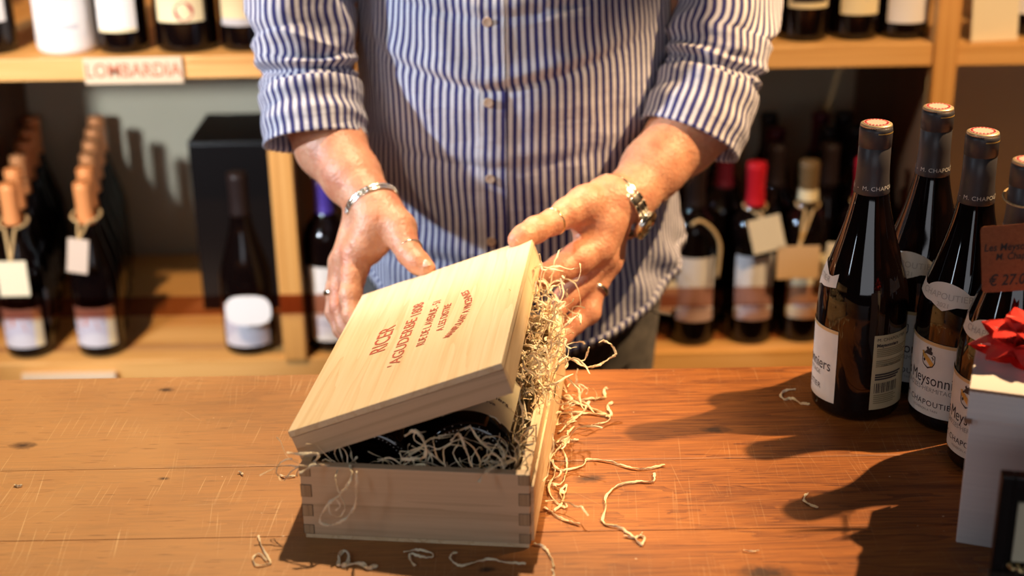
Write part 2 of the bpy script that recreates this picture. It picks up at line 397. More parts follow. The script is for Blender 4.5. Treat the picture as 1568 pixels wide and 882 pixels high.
# counter: planks along x with tight joints, a front board and side frame
counter = thing('counter', 'worn orange-brown wooden shop counter with scratched plank top', 'counter', (0, 1.0, -0.95))
def into(parent): return Matrix.Translation(-Vector(parent.location))
MT = into(counter)
edges = [0.52, 0.74, 0.955, 1.155, 1.285, 1.495]
for a, b in zip(edges[:-1], edges[1:]):
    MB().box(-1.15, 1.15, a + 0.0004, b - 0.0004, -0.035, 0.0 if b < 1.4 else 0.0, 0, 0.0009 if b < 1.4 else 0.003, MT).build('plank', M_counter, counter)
MB().box(-1.1, 1.1, 0.56, 0.59, -0.95, -0.035, 0, 0.002, MT).build('front_board', M_counter_side, counter)
for x in (-1.1, 1.06): MB().box(x, x + 0.04, 0.6, 1.45, -0.95, -0.035, 0, 0.002, MT).build('side_board', M_counter_side, counter)

# ------------------------------------------------------------------ wine rack behind
rack = thing('wine_rack', 'orange pine wine rack with thick shelves behind the man', 'shelf', (0, 2.4, -0.95))
MT = into(rack)
ZU, ZL = 0.195, -0.305
XL, XM, XR = -0.905, -0.352, 0.655
def board(name, x0, x1, y0, y1, z0, z1, m): return MB().box(x0, x1, y0, y1, z0, z1, 0, 0.002, MT).build(name, m, rack)
board("shelf_board", -1.5, XR - 0.0142, 2.2, 2.69, ZU - 0.034, ZU, M_shelf)
board("shelf_board", XR + 0.0142, 1.4, 2.205, 2.69, ZU - 0.036, ZU - 0.004, M_shelf)
board('shelf_board', -1.5, 1.4, 2.2, 2.69, ZL - 0.034, ZL, M_shelf)
board('shelf_board', -1.5, 1.4, 2.2, 2.69, 0.70, 0.734, M_shelf)
board('shelf_board', -1.5, 1.4, 2.2, 2.69, -0.80, -0.766, M_shelf)
for x in (-1.50, XL, XM, XR, 1.38):
    zt = ZU - 0.034 if x == XM else 0.70
    board('upright', x - 0.018, x + 0.018, 2.192, 2.222, -0.95 if x != XM else ZL, zt, M_shelfZ)
    board('divider_panel', x - 0.014, x + 0.014, 2.222, 2.69, ZL, zt if x == XM else ZU - 0.034, M_dkwood)
# dark tinted retaining strip along the front of the lower shelf
M_strip = mat('tinted_brown_acrylic'); M_strip.node_tree.nodes.clear(); nt = M_strip.node_tree
a_ = nt.nodes.new('ShaderNodeBsdfTransparent'); a_.inputs[0].default_value = (0.74, 0.54, 0.48, 1)
g_ = nt.nodes.new('ShaderNodeBsdfGlossy'); g_.inputs[0].default_value = (0.7, 0.45, 0.4, 1); g_.inputs[1].default_value = 0.15
mx = nt.nodes.new('ShaderNodeMixShader'); mx.inputs[0].default_value = 0.05; ou = nt.nodes.new('ShaderNodeOutputMaterial')
nt.links.new(a_.outputs[0], mx.inputs[1]); nt.links.new(g_.outputs[0], mx.inputs[2]); nt.links.new(mx.outputs[0], ou.inputs[0])
MB().box(-1.48, 1.36, 2.184, 2.187, -0.219, -0.187, 0, 0, MT).build('retaining_strip', M_strip, rack)

# shelf-edge price strips
def flat_fn(o, ex, ey): return lambda a, b: tuple(Vector(o) + Vector(ex) * a + Vector(ey) * b)
sl = thing('shelf_label', 'ivory card lettered LOMBARDIA on the upper shelf edge', 'label', (-0.561, 2.198, 0.176))
MB().box(-0.074, 0.074, -0.005, 0.001, -0.020, 0.020, 0, 0.0015).build('card', mat('ivory_card', (0.72, 0.56, 0.40), 0.6), sl)
mb = MB(); put2d(mb, text_mesh('LOMBARDIA', 0.030, bold=0.0003), flat_fn((0, -0.0055, 0), (0.86, 0, 0), (0, 0, 1)))
mb.build('lettering', mat('faded_red_marker', (0.55, 0.16, 0.08), 0.7), sl)
c_ = at(106, 577, Y=2.19)
MB().box(c_.x - 0.076, c_.x + 0.076, 2.186, 2.196, c_.z - 0.012, c_.z + 0.006, 0, 0.001)\
    .build('blank_shelf_label', mat('ivory_card'), None)
tag(bpy.data.objects['blank_shelf_label'], 'blank ivory card strip on the lower left shelf edge under the copper-capped bottles', 'label')

# ------------------------------------------------------------------ shelf bottles
P_BORD = [(0.030, 0.0), (0.0375, 0.004), (0.0385, 0.012), (0.0385, 0.185), (0.0365, 0.200), (0.030, 0.213), (0.020, 0.225), (0.0155, 0.236), (0.0148, 0.250), (0.0145, 0.262), (0.0155, 0.29), (0.0158, 0.300)]
P_BURG = [(0.034, 0.0), (0.0415, 0.004), (0.0425, 0.012), (0.0425, 0.115), (0.0415, 0.132), (0.037, 0.152), (0.030, 0.175), (0.0235, 0.196), (0.018, 0.218), (0.0155, 0.236), (0.0148, 0.262), (0.0155, 0.29), (0.0158, 0.300)]
P_WIDE = [(0.040, 0.0), (0.047, 0.005), (0.048, 0.012), (0.048, 0.150), (0.045, 0.175), (0.036, 0.205), (0.026, 0.235), (0.020, 0.262), (0.0175, 0.285), (0.0175, 0.310), (0.0150, 0.318)]
def cut_prof(prof, z0, z1, eps=0.0):
    out = [(prof_r(prof, z0) + eps, z0)] + [(r + eps, z) for r, z in prof if z0 < z < z1] + [(prof_r(prof, z1) + eps, z1)]
    return out
def shelf_bottle(name, x, y, z, prof, label, group, cap=M_blackfoil, capz=0.232, lab=M_whitelab, lz=(0.035, 0.12), lang=-90, lw=0.062,
                 shape='rect', print_m=None, glass=M_glass2, neckband=None, hs=1.0):
    b = thing(name, label, 'bottle', (x, y, z), group=group)
    n = 28
    MB().lathe(prof, n).build('bottle_body', glass, b, True)
    if cap:
        top = prof[-1][1]
        MB().lathe([(prof_r(prof, capz) + .0006, capz), *[(r + .0006, q) for r, q in prof if capz < q < top - .004], (prof[-1][0] + .0006, top - .002), (prof[-1][0] - .001, top + .001)], n).build('foil_cap', cap, b, True)
    if neckband is not None:
        MB().lathe(cut_prof(prof, *neckband[1], .0012), n, caps=False).build('neck_band', neckband[0], b, True)
    if lab:
        rr = prof_r(prof, sum(lz) / 2); fn = wrapper(prof, radians(lang), rr, sum(lz) / 2, 0.0006)
        H = (lz[1] - lz[0]) / 2; mb = MB(); W = lw / 2
        if shape == 'oval': patch(mb, fn, -W, W, lambda s: -H * sqrt(max(0, 1 - (s / W) ** 4)), lambda s: H * sqrt(max(0, 1 - (s / W) ** 4)), 18, 4)
        else: patch(mb, fn, -W, W, lambda s: -H, lambda s: H, 16, 3)
        lo = mb.build('label', lab, b, True)
        if print_m:
            m2 = MB(); fn2 = wrapper(prof, radians(lang), rr, sum(lz) / 2, 0.0010)
            for kind, mm, args in print_m:
                m3 = MB()
                if kind == 'disc': cx_, cz_, r_ = args; poly(m3, fn2, [(cx_ + r_ * cos(k * pi / 8), cz_ + r_ * sin(k * pi / 8)) for k in range(16)])
                elif kind == 'bar': s0, s1, h0, h1 = args; patch(m3, fn2, s0, s1, lambda s: h0, lambda s: h1, 8, 1)
                elif kind == 'poly': poly(m3, fn2, args)
                m3.build('label_print', mm, lo)
    return b

def mountain(W, H): return ('poly', M_tanprint, [(-W * .5, 0), (-W * .1, H * .35), (W * .25, H * .15), (W * .45, H * .30), (W * .48, -H * .05), (0, -H * .15)])
# upper left shelf
UG = 'bottles on the upper left shelf'
shelf_bottle('wine_bottle', -0.790, 2.262, ZU, P_BORD, 'dark bottle cut by the left frame edge on the upper shelf', UG, lz=(0.050, 0.13), lang=-78)
shelf_bottle('wine_bottle', -0.672, 2.262, ZU, P_WIDE, 'wide bottle wrapped in white label down to the upper shelf', UG, glass=M_whitebottle, lab=M_whitelab, lw=0.09, lz=(0.03, 0.14),
             print_m=[('bar', M_greyprint, (-.03, .03, -.045, -.038)), ('bar', M_tanprint, (-.02, .02, 0.0, .005)), ('disc', M_brownfoil, (0, 0.03, .012))])
shelf_bottle('wine_bottle', -0.586, 2.255, ZU, P_BORD, 'dark bottle with narrow white label next to the white wrapped bottle', UG, lw=0.064, lz=(0.034, 0.14),
             print_m=[('bar', M_yellab, (-.03, .03, -.053, -.048))])
shelf_bottle('wine_bottle', -0.490, 2.262, ZU, P_WIDE, 'dark bottle with ivory label and round red seal on the upper shelf', UG, lab=M_yellab, lw=0.076, lz=(0.048, 0.15),
             print_m=[('disc', mat('crimson_seal', (0.42, 0.005, 0.03), 0.4), (0.008, -0.035, 0.0145))])
shelf_bottle('wine_bottle', -0.400, 2.258, ZU, P_BORD, 'dark bottle with greyish ivory label on the upper shelf beside the sleeve', UG, lab=M_yellab, lw=0.066, lz=(0.040, 0.13),
             print_m=[('bar', M_greyprint, (-.033, .033, -.045, -.034))])
# upper right shelf
UR = 'bottles on the upper right shelf'
shelf_bottle('wine_bottle', 0.362, 2.262, ZU, P_BORD, 'dark bottle on the upper right shelf touching the sleeve edge', UR, lab=M_yellab, lz=(0.06, 0.12), lw=.05)
shelf_bottle('wine_bottle', 0.452, 2.258, ZU, P_BORD, 'dark bottle with black label framed in gold on upper right shelf', UR, lab=M_yellab, lz=(0.052, 0.12), lw=.066,
             print_m=[('bar', M_blackfoil, (-.027, .027, -.026, .03))])
shelf_bottle('wine_bottle', 0.530, 2.262, ZU, P_BORD, 'dark bottle with ivory mountain label on the upper right shelf', UR, lab=M_yellab, lz=(0.040, 0.12), lw=.062,
             print_m=[('poly', M_greyprint, [(-.02, .0), (0, .018), (.02, -.01), (.028, -.03), (.01, -.02)])])
shelf_bottle('wine_bottle', 0.604, 2.262, ZU, P_BORD, 'dark bottle with white rounded label beside the right upright', UR, lab=M_whitelab, lz=(0.026, 0.12), lw=.068,
             print_m=[('poly', M_greyprint, [(-.03, .02), (-.01, .03), (0, .01), (-.03, -.01)])])
shelf_bottle('wine_bottle', 0.800, 2.30, ZU - .004, P_WIDE, 'dark bottle behind the white card at the right frame edge', None)
cd = MB().box(-0.037, 0.037, -0.001, 0.001, 0, 0.12, 0, 0, Matrix.Rotation(radians(-6), 4, 'X')).build('standing_card', M_tagcream)
cd.location = (0.735, 2.225, ZU - .004 + .001); cd.rotation_euler = (0, 0, radians(8)); tag(cd, 'blank cream card standing on the upper shelf right of the upright', 'card')

# lower left: two receding columns with copper foil
CG = 'copper-capped bottles in two receding rows on the lower left shelf'
firsts = []
for ci, (x0, nm) in enumerate([(-0.795, 'left'), (-0.677, 'right')]):
    for k in range(6):
        y = 2.250 + k * 0.0785; x = x0 - 0.0155 * k
        if k == 0:
            lb = 'front copper-capped bottle at the left frame edge on the lower shelf' if ci == 0 else 'front copper-capped bottle of the second row with beige swing tag'
            b = shelf_bottle('copper_capped_bottle', x, y, ZL, P_BURG, lb, CG, cap=M_copper, lab=M_violab, lz=(0.022, 0.092), lw=0.082,
                             print_m=[('poly', M_orgprint, [(-.030, .010), (-.012, .018), (.006, .012), (.010, -.004), (-.012, .004), (-.028, -.004)]),
                                      ('poly', M_blackfoil, [(.004, .020), (.018, .012), (.034, -.030), (.028, -.030)]), ('bar', M_yellab, (.024, .040, -.034, .034))])
            b.scale = (.905, .905, .962); firsts.append(b)
        else:
            b = dup_tree(firsts[ci]); b.location = (x, y, ZL)
            ordn = ['second', 'third', 'fourth', 'fifth', 'last'][k - 1]
            b['label'] = f'{ordn} copper-capped bottle from the front in the {nm} row, lower left shelf'
# lone bottle, dark carton, bottle right of the middle upright
shelf_bottle('wine_bottle', -0.432, 2.252, ZL, P_BURG, 'lone burgundy bottle with pale label before the black carton', None, lab=M_violab, lz=(0.018, 0.092), lw=0.082, lang=-88,
             print_m=[('bar', M_greyprint, (-.03, .03, -.010, -.006))])
ov = thing('white_oval', 'bright white oval before the lone burgundy bottle', 'card', tuple(at(380, 476, Y=2.178)))
mb = MB(); rp = [(.0365 * np.sign(cos(a)) * abs(cos(a)) ** .65, .0255 * np.sign(sin(a)) * abs(sin(a)) ** .75) for a in [k * pi / 16 + .001 for k in range(32)]]; n = len(rp)
mb.add([(a, -.0006, b) for a, b in rp] + [(a, .0006, b) for a, b in rp], [tuple(range(n)), tuple(reversed(range(n, 2 * n)))] + [(i, i + n, (i + 1) % n + n, (i + 1) % n) for i in range(n)])
mb.build('card', mat('bright_white_oval', (.88, .86, .88), .5), ov)  # thin bright oval set just in front of the strip
MB().box(-.004, .004, .0006, .0056, -.004, .004).build('clip', M_blackfoil, ov)
ct = thing('black_carton', 'tall black wine carton behind the lone white-labelled bottle', 'box', (-0.455, 2.50, ZL))
MB().box(-0.085, 0.075, -0.09, 0.09, 0, 0.302, 0, 0.002).build('carton_body', M_black, ct)
MB().box(-0.0855, 0.0755, -0.0905, 0.0905, 0.302, 0.305, 0, 0.001).build('carton_lid', M_black, ct)
shelf_bottle('wine_bottle', -0.297, 2.256, ZL, P_BORD, 'dark bottle with white label and violet cap right of the middle upright', None, cap=M_bluefoil, lab=M_whitelab, lz=(0.022, 0.150), lw=0.075,
             print_m=[('bar', M_greyprint, (-.03, .03, -.035, -.030))])
# lower right
RG = 'bottles on the lower right shelf'
lowr = [
 (0.296, 2.256, 'front bottle with white landscape label beside the trousers, lower right shelf', M_blackfoil, M_whitelab, None),
 (0.391, 2.258, 'front bottle with bright red cap on the lower right shelf', M_redfoil, M_whitelab, None),
 (0.476, 2.262, 'front bottle with brown cap and cream neck band on the lower right shelf', M_brownfoil, M_yellab, (M_yellab, (0.238, 0.256))),
 (0.566, 2.268, 'front bottle with red cap half hidden behind the counter bottle', M_redfoil, M_yellab, None),
 (0.205, 2.27, 'front bottle with round cream neck medallion behind the trousers', M_blackfoil, M_whitelab, None)]
for i, (x, y, lb, cp, la, nb) in enumerate(lowr):
    shelf_bottle('wine_bottle', x, y, ZL, P_BORD, lb, RG, cap=cp, lab=la, lz=(0.045, 0.155), lw=0.066, lang=-92, neckband=nb,
                 print_m=[('poly', M_tanprint, [(-.028, .01), (-.010, .026), (.012, .010), (.028, .018), (.028, -.012), (.0, -.020), (-.028, -.008)]), ('bar', M_greyprint, (-.02, .02, -.036, -.026))])
k = 0
caps_ = [M_blackfoil, M_wine, M_blackfoil, M_blackfoil, M_wine, M_blackfoil]
words = ['black', 'burgundy', 'black', 'black', 'burgundy', 'black']
for r, y in enumerate((2.355, 2.45, 2.545)):
    for c, x in enumerate((0.262, 0.352, 0.442, 0.530, 0.606)):
        xx = x + 0.010 * r + rng.uniform(-.004, .004)
        kind = P_BURG if (r + c) % 3 == 0 else P_BORD; ci = (r * 2 + c) % 6
        if kind is P_BURG: xx += 0.002
        if xx > 0.59: xx = 0.59
        shelf_bottle('wine_bottle', xx, y + rng.uniform(-.002, .002), ZL, kind,
                     f"{['second', 'third', 'back'][r]} row bottle with {words[ci]} cap, {['first', 'second', 'third', 'fourth', 'fifth'][c]} from the man, lower right shelf", RG, cap=caps_[ci], lab=None)
# hanging price tags on shelf bottles
def shelf_tag(px, py, wpx, hpx, rot, m, label, knot, bx, by, Y=2.195, loop_r=0.017, zloop=None, group='swing tags on the shelf bottles'):
    c = at(px, py, Y=Y); s = 1 / 1010.0
    t_ = thing('price_tag', label, 'tag', tuple(c), group=group)
    M = Matrix.Rotation(radians(rot), 4, 'Y'); Wd, Hd = wpx * s / 2, hpx * s / 2
    MB().box(-Wd, Wd, -0.0006, 0.0006, -Hd, Hd, 0, 0.0004, M).build('tag_card', m, t_)
    zl = knot[1]; pts = []
    hole = M @ Vector((0, 0, Hd * 0.9))
    B = Vector((bx, by, 0))
    for k in range(15):
        a = -pi / 2 + 0.35 + (2 * pi - 0.7) * k / 14
        pts.append(Vector((bx + loop_r * cos(a), by + loop_r * sin(a), zl + 0.010 * (1 - cos(a + pi / 2)) * .5)) - c)
    MB().tube([hole] + pts + [hole], 0.0022, 6).build('twine', M_jute, t_)
    return t_
shelf_tag(20, 427, 48, 60, 0, M_tagcream, 'square cream tag on the leftmost copper-capped bottle', (0, -0.085), -0.795, 2.252, loop_r=0.023)
shelf_tag(119, 392, 33, 58, 9, M_tagpink, 'narrow beige tag on the second copper-capped bottle', (0, -0.075), -0.677, 2.252, loop_r=0.023)
shelf_tag(1174, 359, 52, 58, -14, M_tagcream, 'tilted cream tag on the red-capped bottle, lower right shelf', (0, -0.080), 0.391, 2.258, loop_r=0.018)
shelf_tag(1222, 402, 68, 56, 0, M_tagtan, 'tan tag on the brown-capped bottle, lower right shelf', (0, -0.080), 0.476, 2.262, loop_r=0.018)
shelf_tag(1292, 400, 60, 60, 4, M_tagcream, 'cream tag beside the leftmost counter bottle, lower right shelf', (0, -0.080), 0.566, 2.268, loop_r=0.018)
md = thing('neck_medallion', 'round cream medallion tag hanging behind the trouser pocket', 'tag', tuple(at(1018, 452, Y=2.20)), group=None)
MB().lathe([(0.022, -0.0008), (0.022, 0.0008)], 24, 0, Matrix.Scale(1.5, 4, (0, 0, 1)) @ Matrix.Rotation(pi / 2, 4, 'X')).build('disc', M_tagcream, md)
MB().tube([(0, 0, .03), (-.005, .03, .06), (-.02, .07, .065)], 0.0012, 6).build('twine', M_jute, md)
# twine hanging in a hook over the first lower right bottle
tw = MB(); tw.tube(spline([at(1058, 345, Y=2.20), at(1072, 338, Y=2.20), at(1090, 350, Y=2.20), at(1102, 372, Y=2.20), at(1101, 400, Y=2.20), at(1098, 425, Y=2.20)], 16), 0.003, 6)
tag(tw.build('twine_loop', M_jute, None, True), 'thick jute twine hooked over the bottle next to the trousers', 'twine')

# ------------------------------------------------------------------ counter bottles (large, sharp)
P_RH = [(0.030, 0.0), (0.0420, 0.0015), (0.0448, 0.006), (0.0455, 0.014), (0.0455, 0.112), (0.0448, 0.126), (0.0420, 0.143), (0.0375, 0.158), (0.0325, 0.173),
        (0.0278, 0.188), (0.0235, 0.203), (0.0198, 0.218), (0.0172, 0.232), (0.0158, 0.246), (0.0150, 0.260), (0.0150, 0.2995), (0.0140, 0.302)]
P_RHs = [(0.030, 0.0)] + P_RH[1:]
zz = np.linspace(0.112, 0.26, 30); zs = [p[1] for p in P_RH]; rs = [p[0] for p in P_RH]
k_ = np.interp(zz, zs, rs); k_ = np.convolve(np.pad(k_, 2, mode='edge'), np.ones(5) / 5, 'valid')
P_RHs = P_RH[:5] + [(float(a), float(b)) for a, b in zip(k_[1:], zz[1:])] + P_RH[-2:]
def counter_bottle(x, y, ang, label, back=False, foil_at=-50, neck=0):
    b = thing('wine_bottle', label, 'bottle', (x, y, 0), group='dark wine bottles standing on the counter')
    P = P_RHs; A = radians(ang)
    MB().lathe(P, 64).build('bottle_body', M_glass, b, True)
    F = [(r + .0006, z) for r, z in cut_prof(P, 0.233, 0.2905)] + [(0.0159, 0.2910), (0.0159, 0.2990), (0.0152, 0.3025), (0.0148, 0.3032)]
    F = [(0.0166, 0.2325)] + [(max(r, 0.01585), z) for r, z in F if z < .2905 and z > .2335] + [(0.0157, 0.2795), (0.0152, 0.2800), (0.0152, 0.2806), (0.0160, 0.2812), (0.0161, 0.2975), (0.0155, 0.3012)]
    F = sorted(F, key=lambda q: q[1])
    foil = MB().lathe(F, 48).build('foil_capsule', M_foil, b, True)
    MB().lathe([(0.0156, 0.3008), (0.0150, 0.3030), (0.0139, 0.3036)], 40).build('cap_rim', M_capgold, b, True)
    top = MB().lathe([(0.0126, 0.3032), (0.0124, 0.3040)], 32).build('cap_disc', M_cappink, b)
    mb = MB()
    for k in range(20):
        a0 = 2 * pi * k / 20; poly(mb, lambda s, h: (h * cos(s), h * sin(s), 0.3043), [(a0, .0096), (a0 + .2, .0096), (a0 + .2, .0118), (a0, .0118)])
    mb.build('cap_print', M_capred, top)
    # gold arc line under the rim on the lit side
    mb = MB(); fn = lambda s, h: ((0.01625) * cos(s), 0.01625 * sin(s), h)
    patch(mb, fn, radians(-95), radians(-10), lambda s: 0.2955, lambda s: 0.2966, 14, 1); mb.build('gold_line', M_gold, foil)
    mb = MB(); fn = wrapper(F, atan2(-y, -x) + radians(foil_at), 0.016, 0.2410, 0.0004)
    put2d(mb, text_mesh('M. CHAPOUTIER  -  M. CHAPOUTIER  -', 0.0058, spacing=1.08), fn); mb.build('foil_lettering', M_foilwhite, foil)
    # main label
    fn = wrapper(P, A, 0.0455, 0.057, 0.0005); W = 0.052
    mb = MB(); patch(mb, fn, -W, W, lambda s: -0.040, lambda s: 0.040, 40, 2); L = mb.build('front_label', M_label, b, True)
    mb = MB(); fn2 = wrapper(P, A, 0.0455, 0.057, 0.0008)
    patch(mb, fn2, -W, W, lambda s: 0.0365, lambda s: 0.040, 40, 1); mb.build('gold_band', M_labelgold, L, True)
    mb = MB(); put2d(mb, text_mesh('Les Meysonniers', 0.0170), lambda a, q: fn2(a * .80, q - 0.001)); mb.build('label_lettering', M_ink, L)
    mb = MB(); put2d(mb, text_mesh('CROZES-HERMITAGE', 0.0068), lambda a, q: fn2(a, q - 0.0115)); mb.build('label_small_lettering', M_inkgrey, L)
    mb = MB(); put2d(mb, text_mesh('M. CHAPOUTIER', 0.0084, spacing=1.1), lambda a, q: fn2(a, q - 0.0265)); mb.build('label_maker_lettering', M_ink, L)
    mb = MB(); put2d(mb, text_mesh('VIGNERON A TAIN', 0.0036), lambda a, q: fn2(a, q - 0.0335)); mb.build('label_fine_print', M_inkgrey, L)
    # crest: shield, gold bend, crescent, helmeted head above
    cr = MB(); fn3 = wrapper(P, A, 0.0455, 0.057 + 0.0215, 0.0009)
    sh = [(-.0075, .0040), (.0075, .0040), (.0075, -.004), (.0055, -.0075), (0, -.0105), (-.0055, -.0075), (-.0075, -.004)]
    line2d(cr, fn3, sh + sh[:1], .0009); poly(cr, fn3, [(-.0072, -.0065), (-.003, -.0092), (0, -.0110), (.006, -.0080), (.0065, -.0065), (0, -.0092)])
    poly(cr, fn3, [(-.003, .0052), (.004, .0050), (.0048, .0075), (.0030, .0085), (.0034, .0115), (.0018, .0128), (.0002, .0105), (-.0016, .0125), (-.0034, .0108), (-.0022, .0085), (-.0040, .0072)])
    poly(cr, fn3, [(-.006, .0045), (-.0045, .0062), (.005, .0058), (.0035, .0042)])
    poly(cr, fn3, [(.0030, .0024), (.0050, .0030), (.0064, .0010), (.0056, -.0012), (.0050, .0008), (.0040, .0016)])
    poly(cr, fn3, [(-.0060, -.0020), (-.0045, -.0006), (-.0032, -.0026), (-.0046, -.0046), (-.0062, -.0036)])
    cr.build('crest_outline', M_ink, L)
    g2 = MB(); fn4 = wrapper(P, A, 0.0455, 0.057 + 0.0215, 0.0011)
    poly(g2, fn4, [(-.0070, .0038), (-.0030, .0038), (.0068, -.0040), (.0050, -.0072), (.0030, -.0078), (-.0070, .0008)])
    for q in (-.0035, .0005, .0040): poly(g2, fn4, [(q - .001, -q * .7 - .003), (q + .001, -q * .7 - .0026), (q + .0012, -q * .7 - .0006), (q - .0012, -q * .7 - .001)])
    poly(g2, fn4, [(-.0085, .0060), (-.0060, .0068), (-.0052, .0045), (-.0072, .0030)])
    g2.build('crest_gold', M_gold, L)
    # neck label, bracket shaped
    NW = 0.036
    def hi(s): q = abs(s) / NW; return 0.0035 + 0.0085 * max(0, 1 - (q / .62) ** 2) ** .8 + (0.0045 * max(0, (q - .78) / .22))
    def lo(s): q = abs(s) / NW; return -0.0095 - 0.0060 * max(0, 1 - (q / .35)) + (0.0035 * max(0, (q - .55) / .45))
    fn5 = wrapper(P, A + radians(neck), 0.0385, 0.147, 0.0007); mb = MB(); patch(mb, fn5, -NW, NW, lo, hi, 48, 6); NL = mb.build('neck_label', M_label, b, True)
    mb = MB(); fn6 = wrapper(P, A + radians(neck), 0.0385, 0.147, 0.0012)
    put2d(mb, text_mesh('CHAPOUTIER', 0.0086, spacing=1.02), lambda a, q: fn6(a, q - 0.0010)); put2d(mb, text_mesh('2021', 0.0062), lambda a, q: fn6(a, q - 0.0095))
    mb.build('neck_label_lettering', M_inkpale, NL)
    if back:
        AB = A + radians(float(back)); fb = wrapper(P, AB, 0.0455, 0.055, 0.0005)
        mb = MB(); patch(mb, fb, -.024, .024, lambda s: -.040, lambda s: .042, 20, 2); BL = mb.build('back_label', M_backlabel, b, True)
        fb2 = wrapper(P, AB, 0.0455, 0.055, 0.0009); mb = MB()
        put2d(mb, text_mesh('M. CHAPOUTIER', 0.0050, align='LEFT'), lambda a, q: fb2(a - .021, q + .037))
        put2d(mb, text_mesh('Meysonniers', 0.0050, align='LEFT', bold=.0002), lambda a, q: fb2(a - .021, q + .031))
        put2d(mb, text_mesh('Les Meysonniers', 0.0034, align='LEFT', shear=.3), lambda a, q: fb2(a - .012, q + .009))
        for k in range(3): patch(mb, fb2, -.0205, .012 - .003 * k, lambda s: -.002 - .0026 * k, lambda s: -.0002 - .0026 * k, 6, 1)
        for k in range(14):
            x0_ = -.0205 + k * .0020; patch(mb, fb2, x0_, x0_ + (.0012 if k % 3 else .0006), lambda s: -.0215, lambda s: -.0105, 1, 1)
        mb.build('back_label_print', M_ink, BL)
        mb = MB()
        for k in range(9): patch(mb, fb2, -.0205, .019 - .003 * (k % 3), lambda s: .0265 - .0020 * k - (.003 if k > 4 else 0), lambda s: .0276 - .0020 * k - (.003 if k > 4 else 0), 6, 1)
        for k in range(5): patch(mb, fb2, -.0205, .004 + .003 * (k % 2), lambda s: -.0245 - .0022 * k, lambda s: -.0234 - .0022 * k, 6, 1)
        mb.build('back_label_fine_print', mat('olive_print', (0.24, 0.22, 0.13), .6), BL)['kind'] = 'stuff'
    return b
counter_bottle(0.357, 1.400, -197, 'wine bottle turned sideways, leftmost of the four on the counter', back=141, foil_at=-38)
counter_bottle(0.432, 1.455, -128, 'wine bottle with yellow-lit neck label, rearmost of the four on the counter')
counter_bottle(0.450, 1.365, -147, 'middle wine bottle on the counter showing its crested white label', neck=11)
counter_bottle(0.464, 1.272, -152, 'wine bottle wearing the brown price tag, nearest the gift box', foil_at=-12, neck=19)

# brown price tag with twine on the fourth bottle
tgp = at(1563, 394, Y=1.222)
tg = thing('price_tag', 'brown kraft price tag with handwritten 27.00 euro hanging from bottle neck', 'tag', tuple(tgp))
TW, TH = 0.0345, 0.0295
def rounded(w_, h_, r_, n=5):
    out = []
    for cx_, cz_, a0 in ((w_ - r_, h_ - r_, 0), (-w_ + r_, h_ - r_, 90), (-w_ + r_, -h_ + r_, 180), (w_ - r_, -h_ + r_, 270)):
        for k in range(n + 1): a = radians(a0 + 90 * k / n); out.append((cx_ + r_ * cos(a), cz_ + r_ * sin(a)))
    return out
TM = Matrix.Rotation(radians(-3), 4, 'Y') @ Matrix.Rotation(radians(-14), 4, 'X')
mb = MB(); rp = rounded(TW, TH, 0.004); n = len(rp)
V = [TM @ Vector((a, -.0005, b)) for a, b in rp] + [TM @ Vector((a, .0005, b)) for a, b in rp]
mb.add(V, [tuple(range(n)), tuple(reversed(range(n, 2 * n)))] + [(i, i + n, (i + 1) % n + n, (i + 1) % n) for i in range(n)])
cardo = mb.build('tag_card', M_tagbrown, tg)
tf = lambda a, b: tuple(TM @ Vector((a, -.0009, b)))
mb = MB()
put2d(mb, text_mesh('Les Meysonniers', 0.0092, align='LEFT', bold=.00012, shear=.2), lambda a, b: tf(a * .92 - .0325, b + .0100))
put2d(mb, text_mesh('M. Chapoutier', 0.0085, align='LEFT', bold=.00012, shear=.2), lambda a, b: tf(a * .92 - .0225, b + .0015))
put2d(mb, text_mesh('€ 27.00', 0.0135, align='LEFT', bold=.00015, shear=.25), lambda a, b: tf(a * .9 - .0295, b - .0195))
mb.build('handwriting', mat('black_pen_ink', (0.02, 0.012, 0.01), .6), cardo)
mb = MB(); poly(mb, tf, [(.0060 + .0016 * cos(k * pi / 6), .0185 + .0016 * sin(k * pi / 6)) for k in range(12)]); mb.build('punched_hole', M_black, cardo)
kn = Vector((0.010, -.004, .027))
bc = Vector((0.464, 1.272, 0)) - tgp
pts = []
for k in range(25):
    a = radians(-75) - 2 * pi * k / 24 * 0.97
    pts.append(Vector((bc.x + .0195 * cos(a), bc.y + .0195 * sin(a), 0.0395 + .004 * sin(a + 0.5))))
pts = [kn] + pts + [kn]
mb = MB(); mb.tube(spline(pts, 80), 0.0010, 6)
for a, b, c in [((.004, -.002, -.006), (.008, -.004, -.010), .0006), ((-.004, -.002, -.007), (-.009, -.003, -.006), .0005), ((.002, -.003, -.008), (.003, -.003, -.013), .0004), ((.005, 0, .002), (.010, 0, .001), .0005)]:
    mb.tube(spline([kn, kn + Vector(a), kn + Vector(b)], 8), c, 5)
mb.lathe([(.0006, -.002), (.0020, -.001), (.0020, .001), (.0006, .002)], 8, 0, Matrix.Translation(kn))
mb.tube([kn, TM @ Vector((.0060, -.001, .0185))], .0009, 6)
mb.build('twine', M_jute, tg, True)
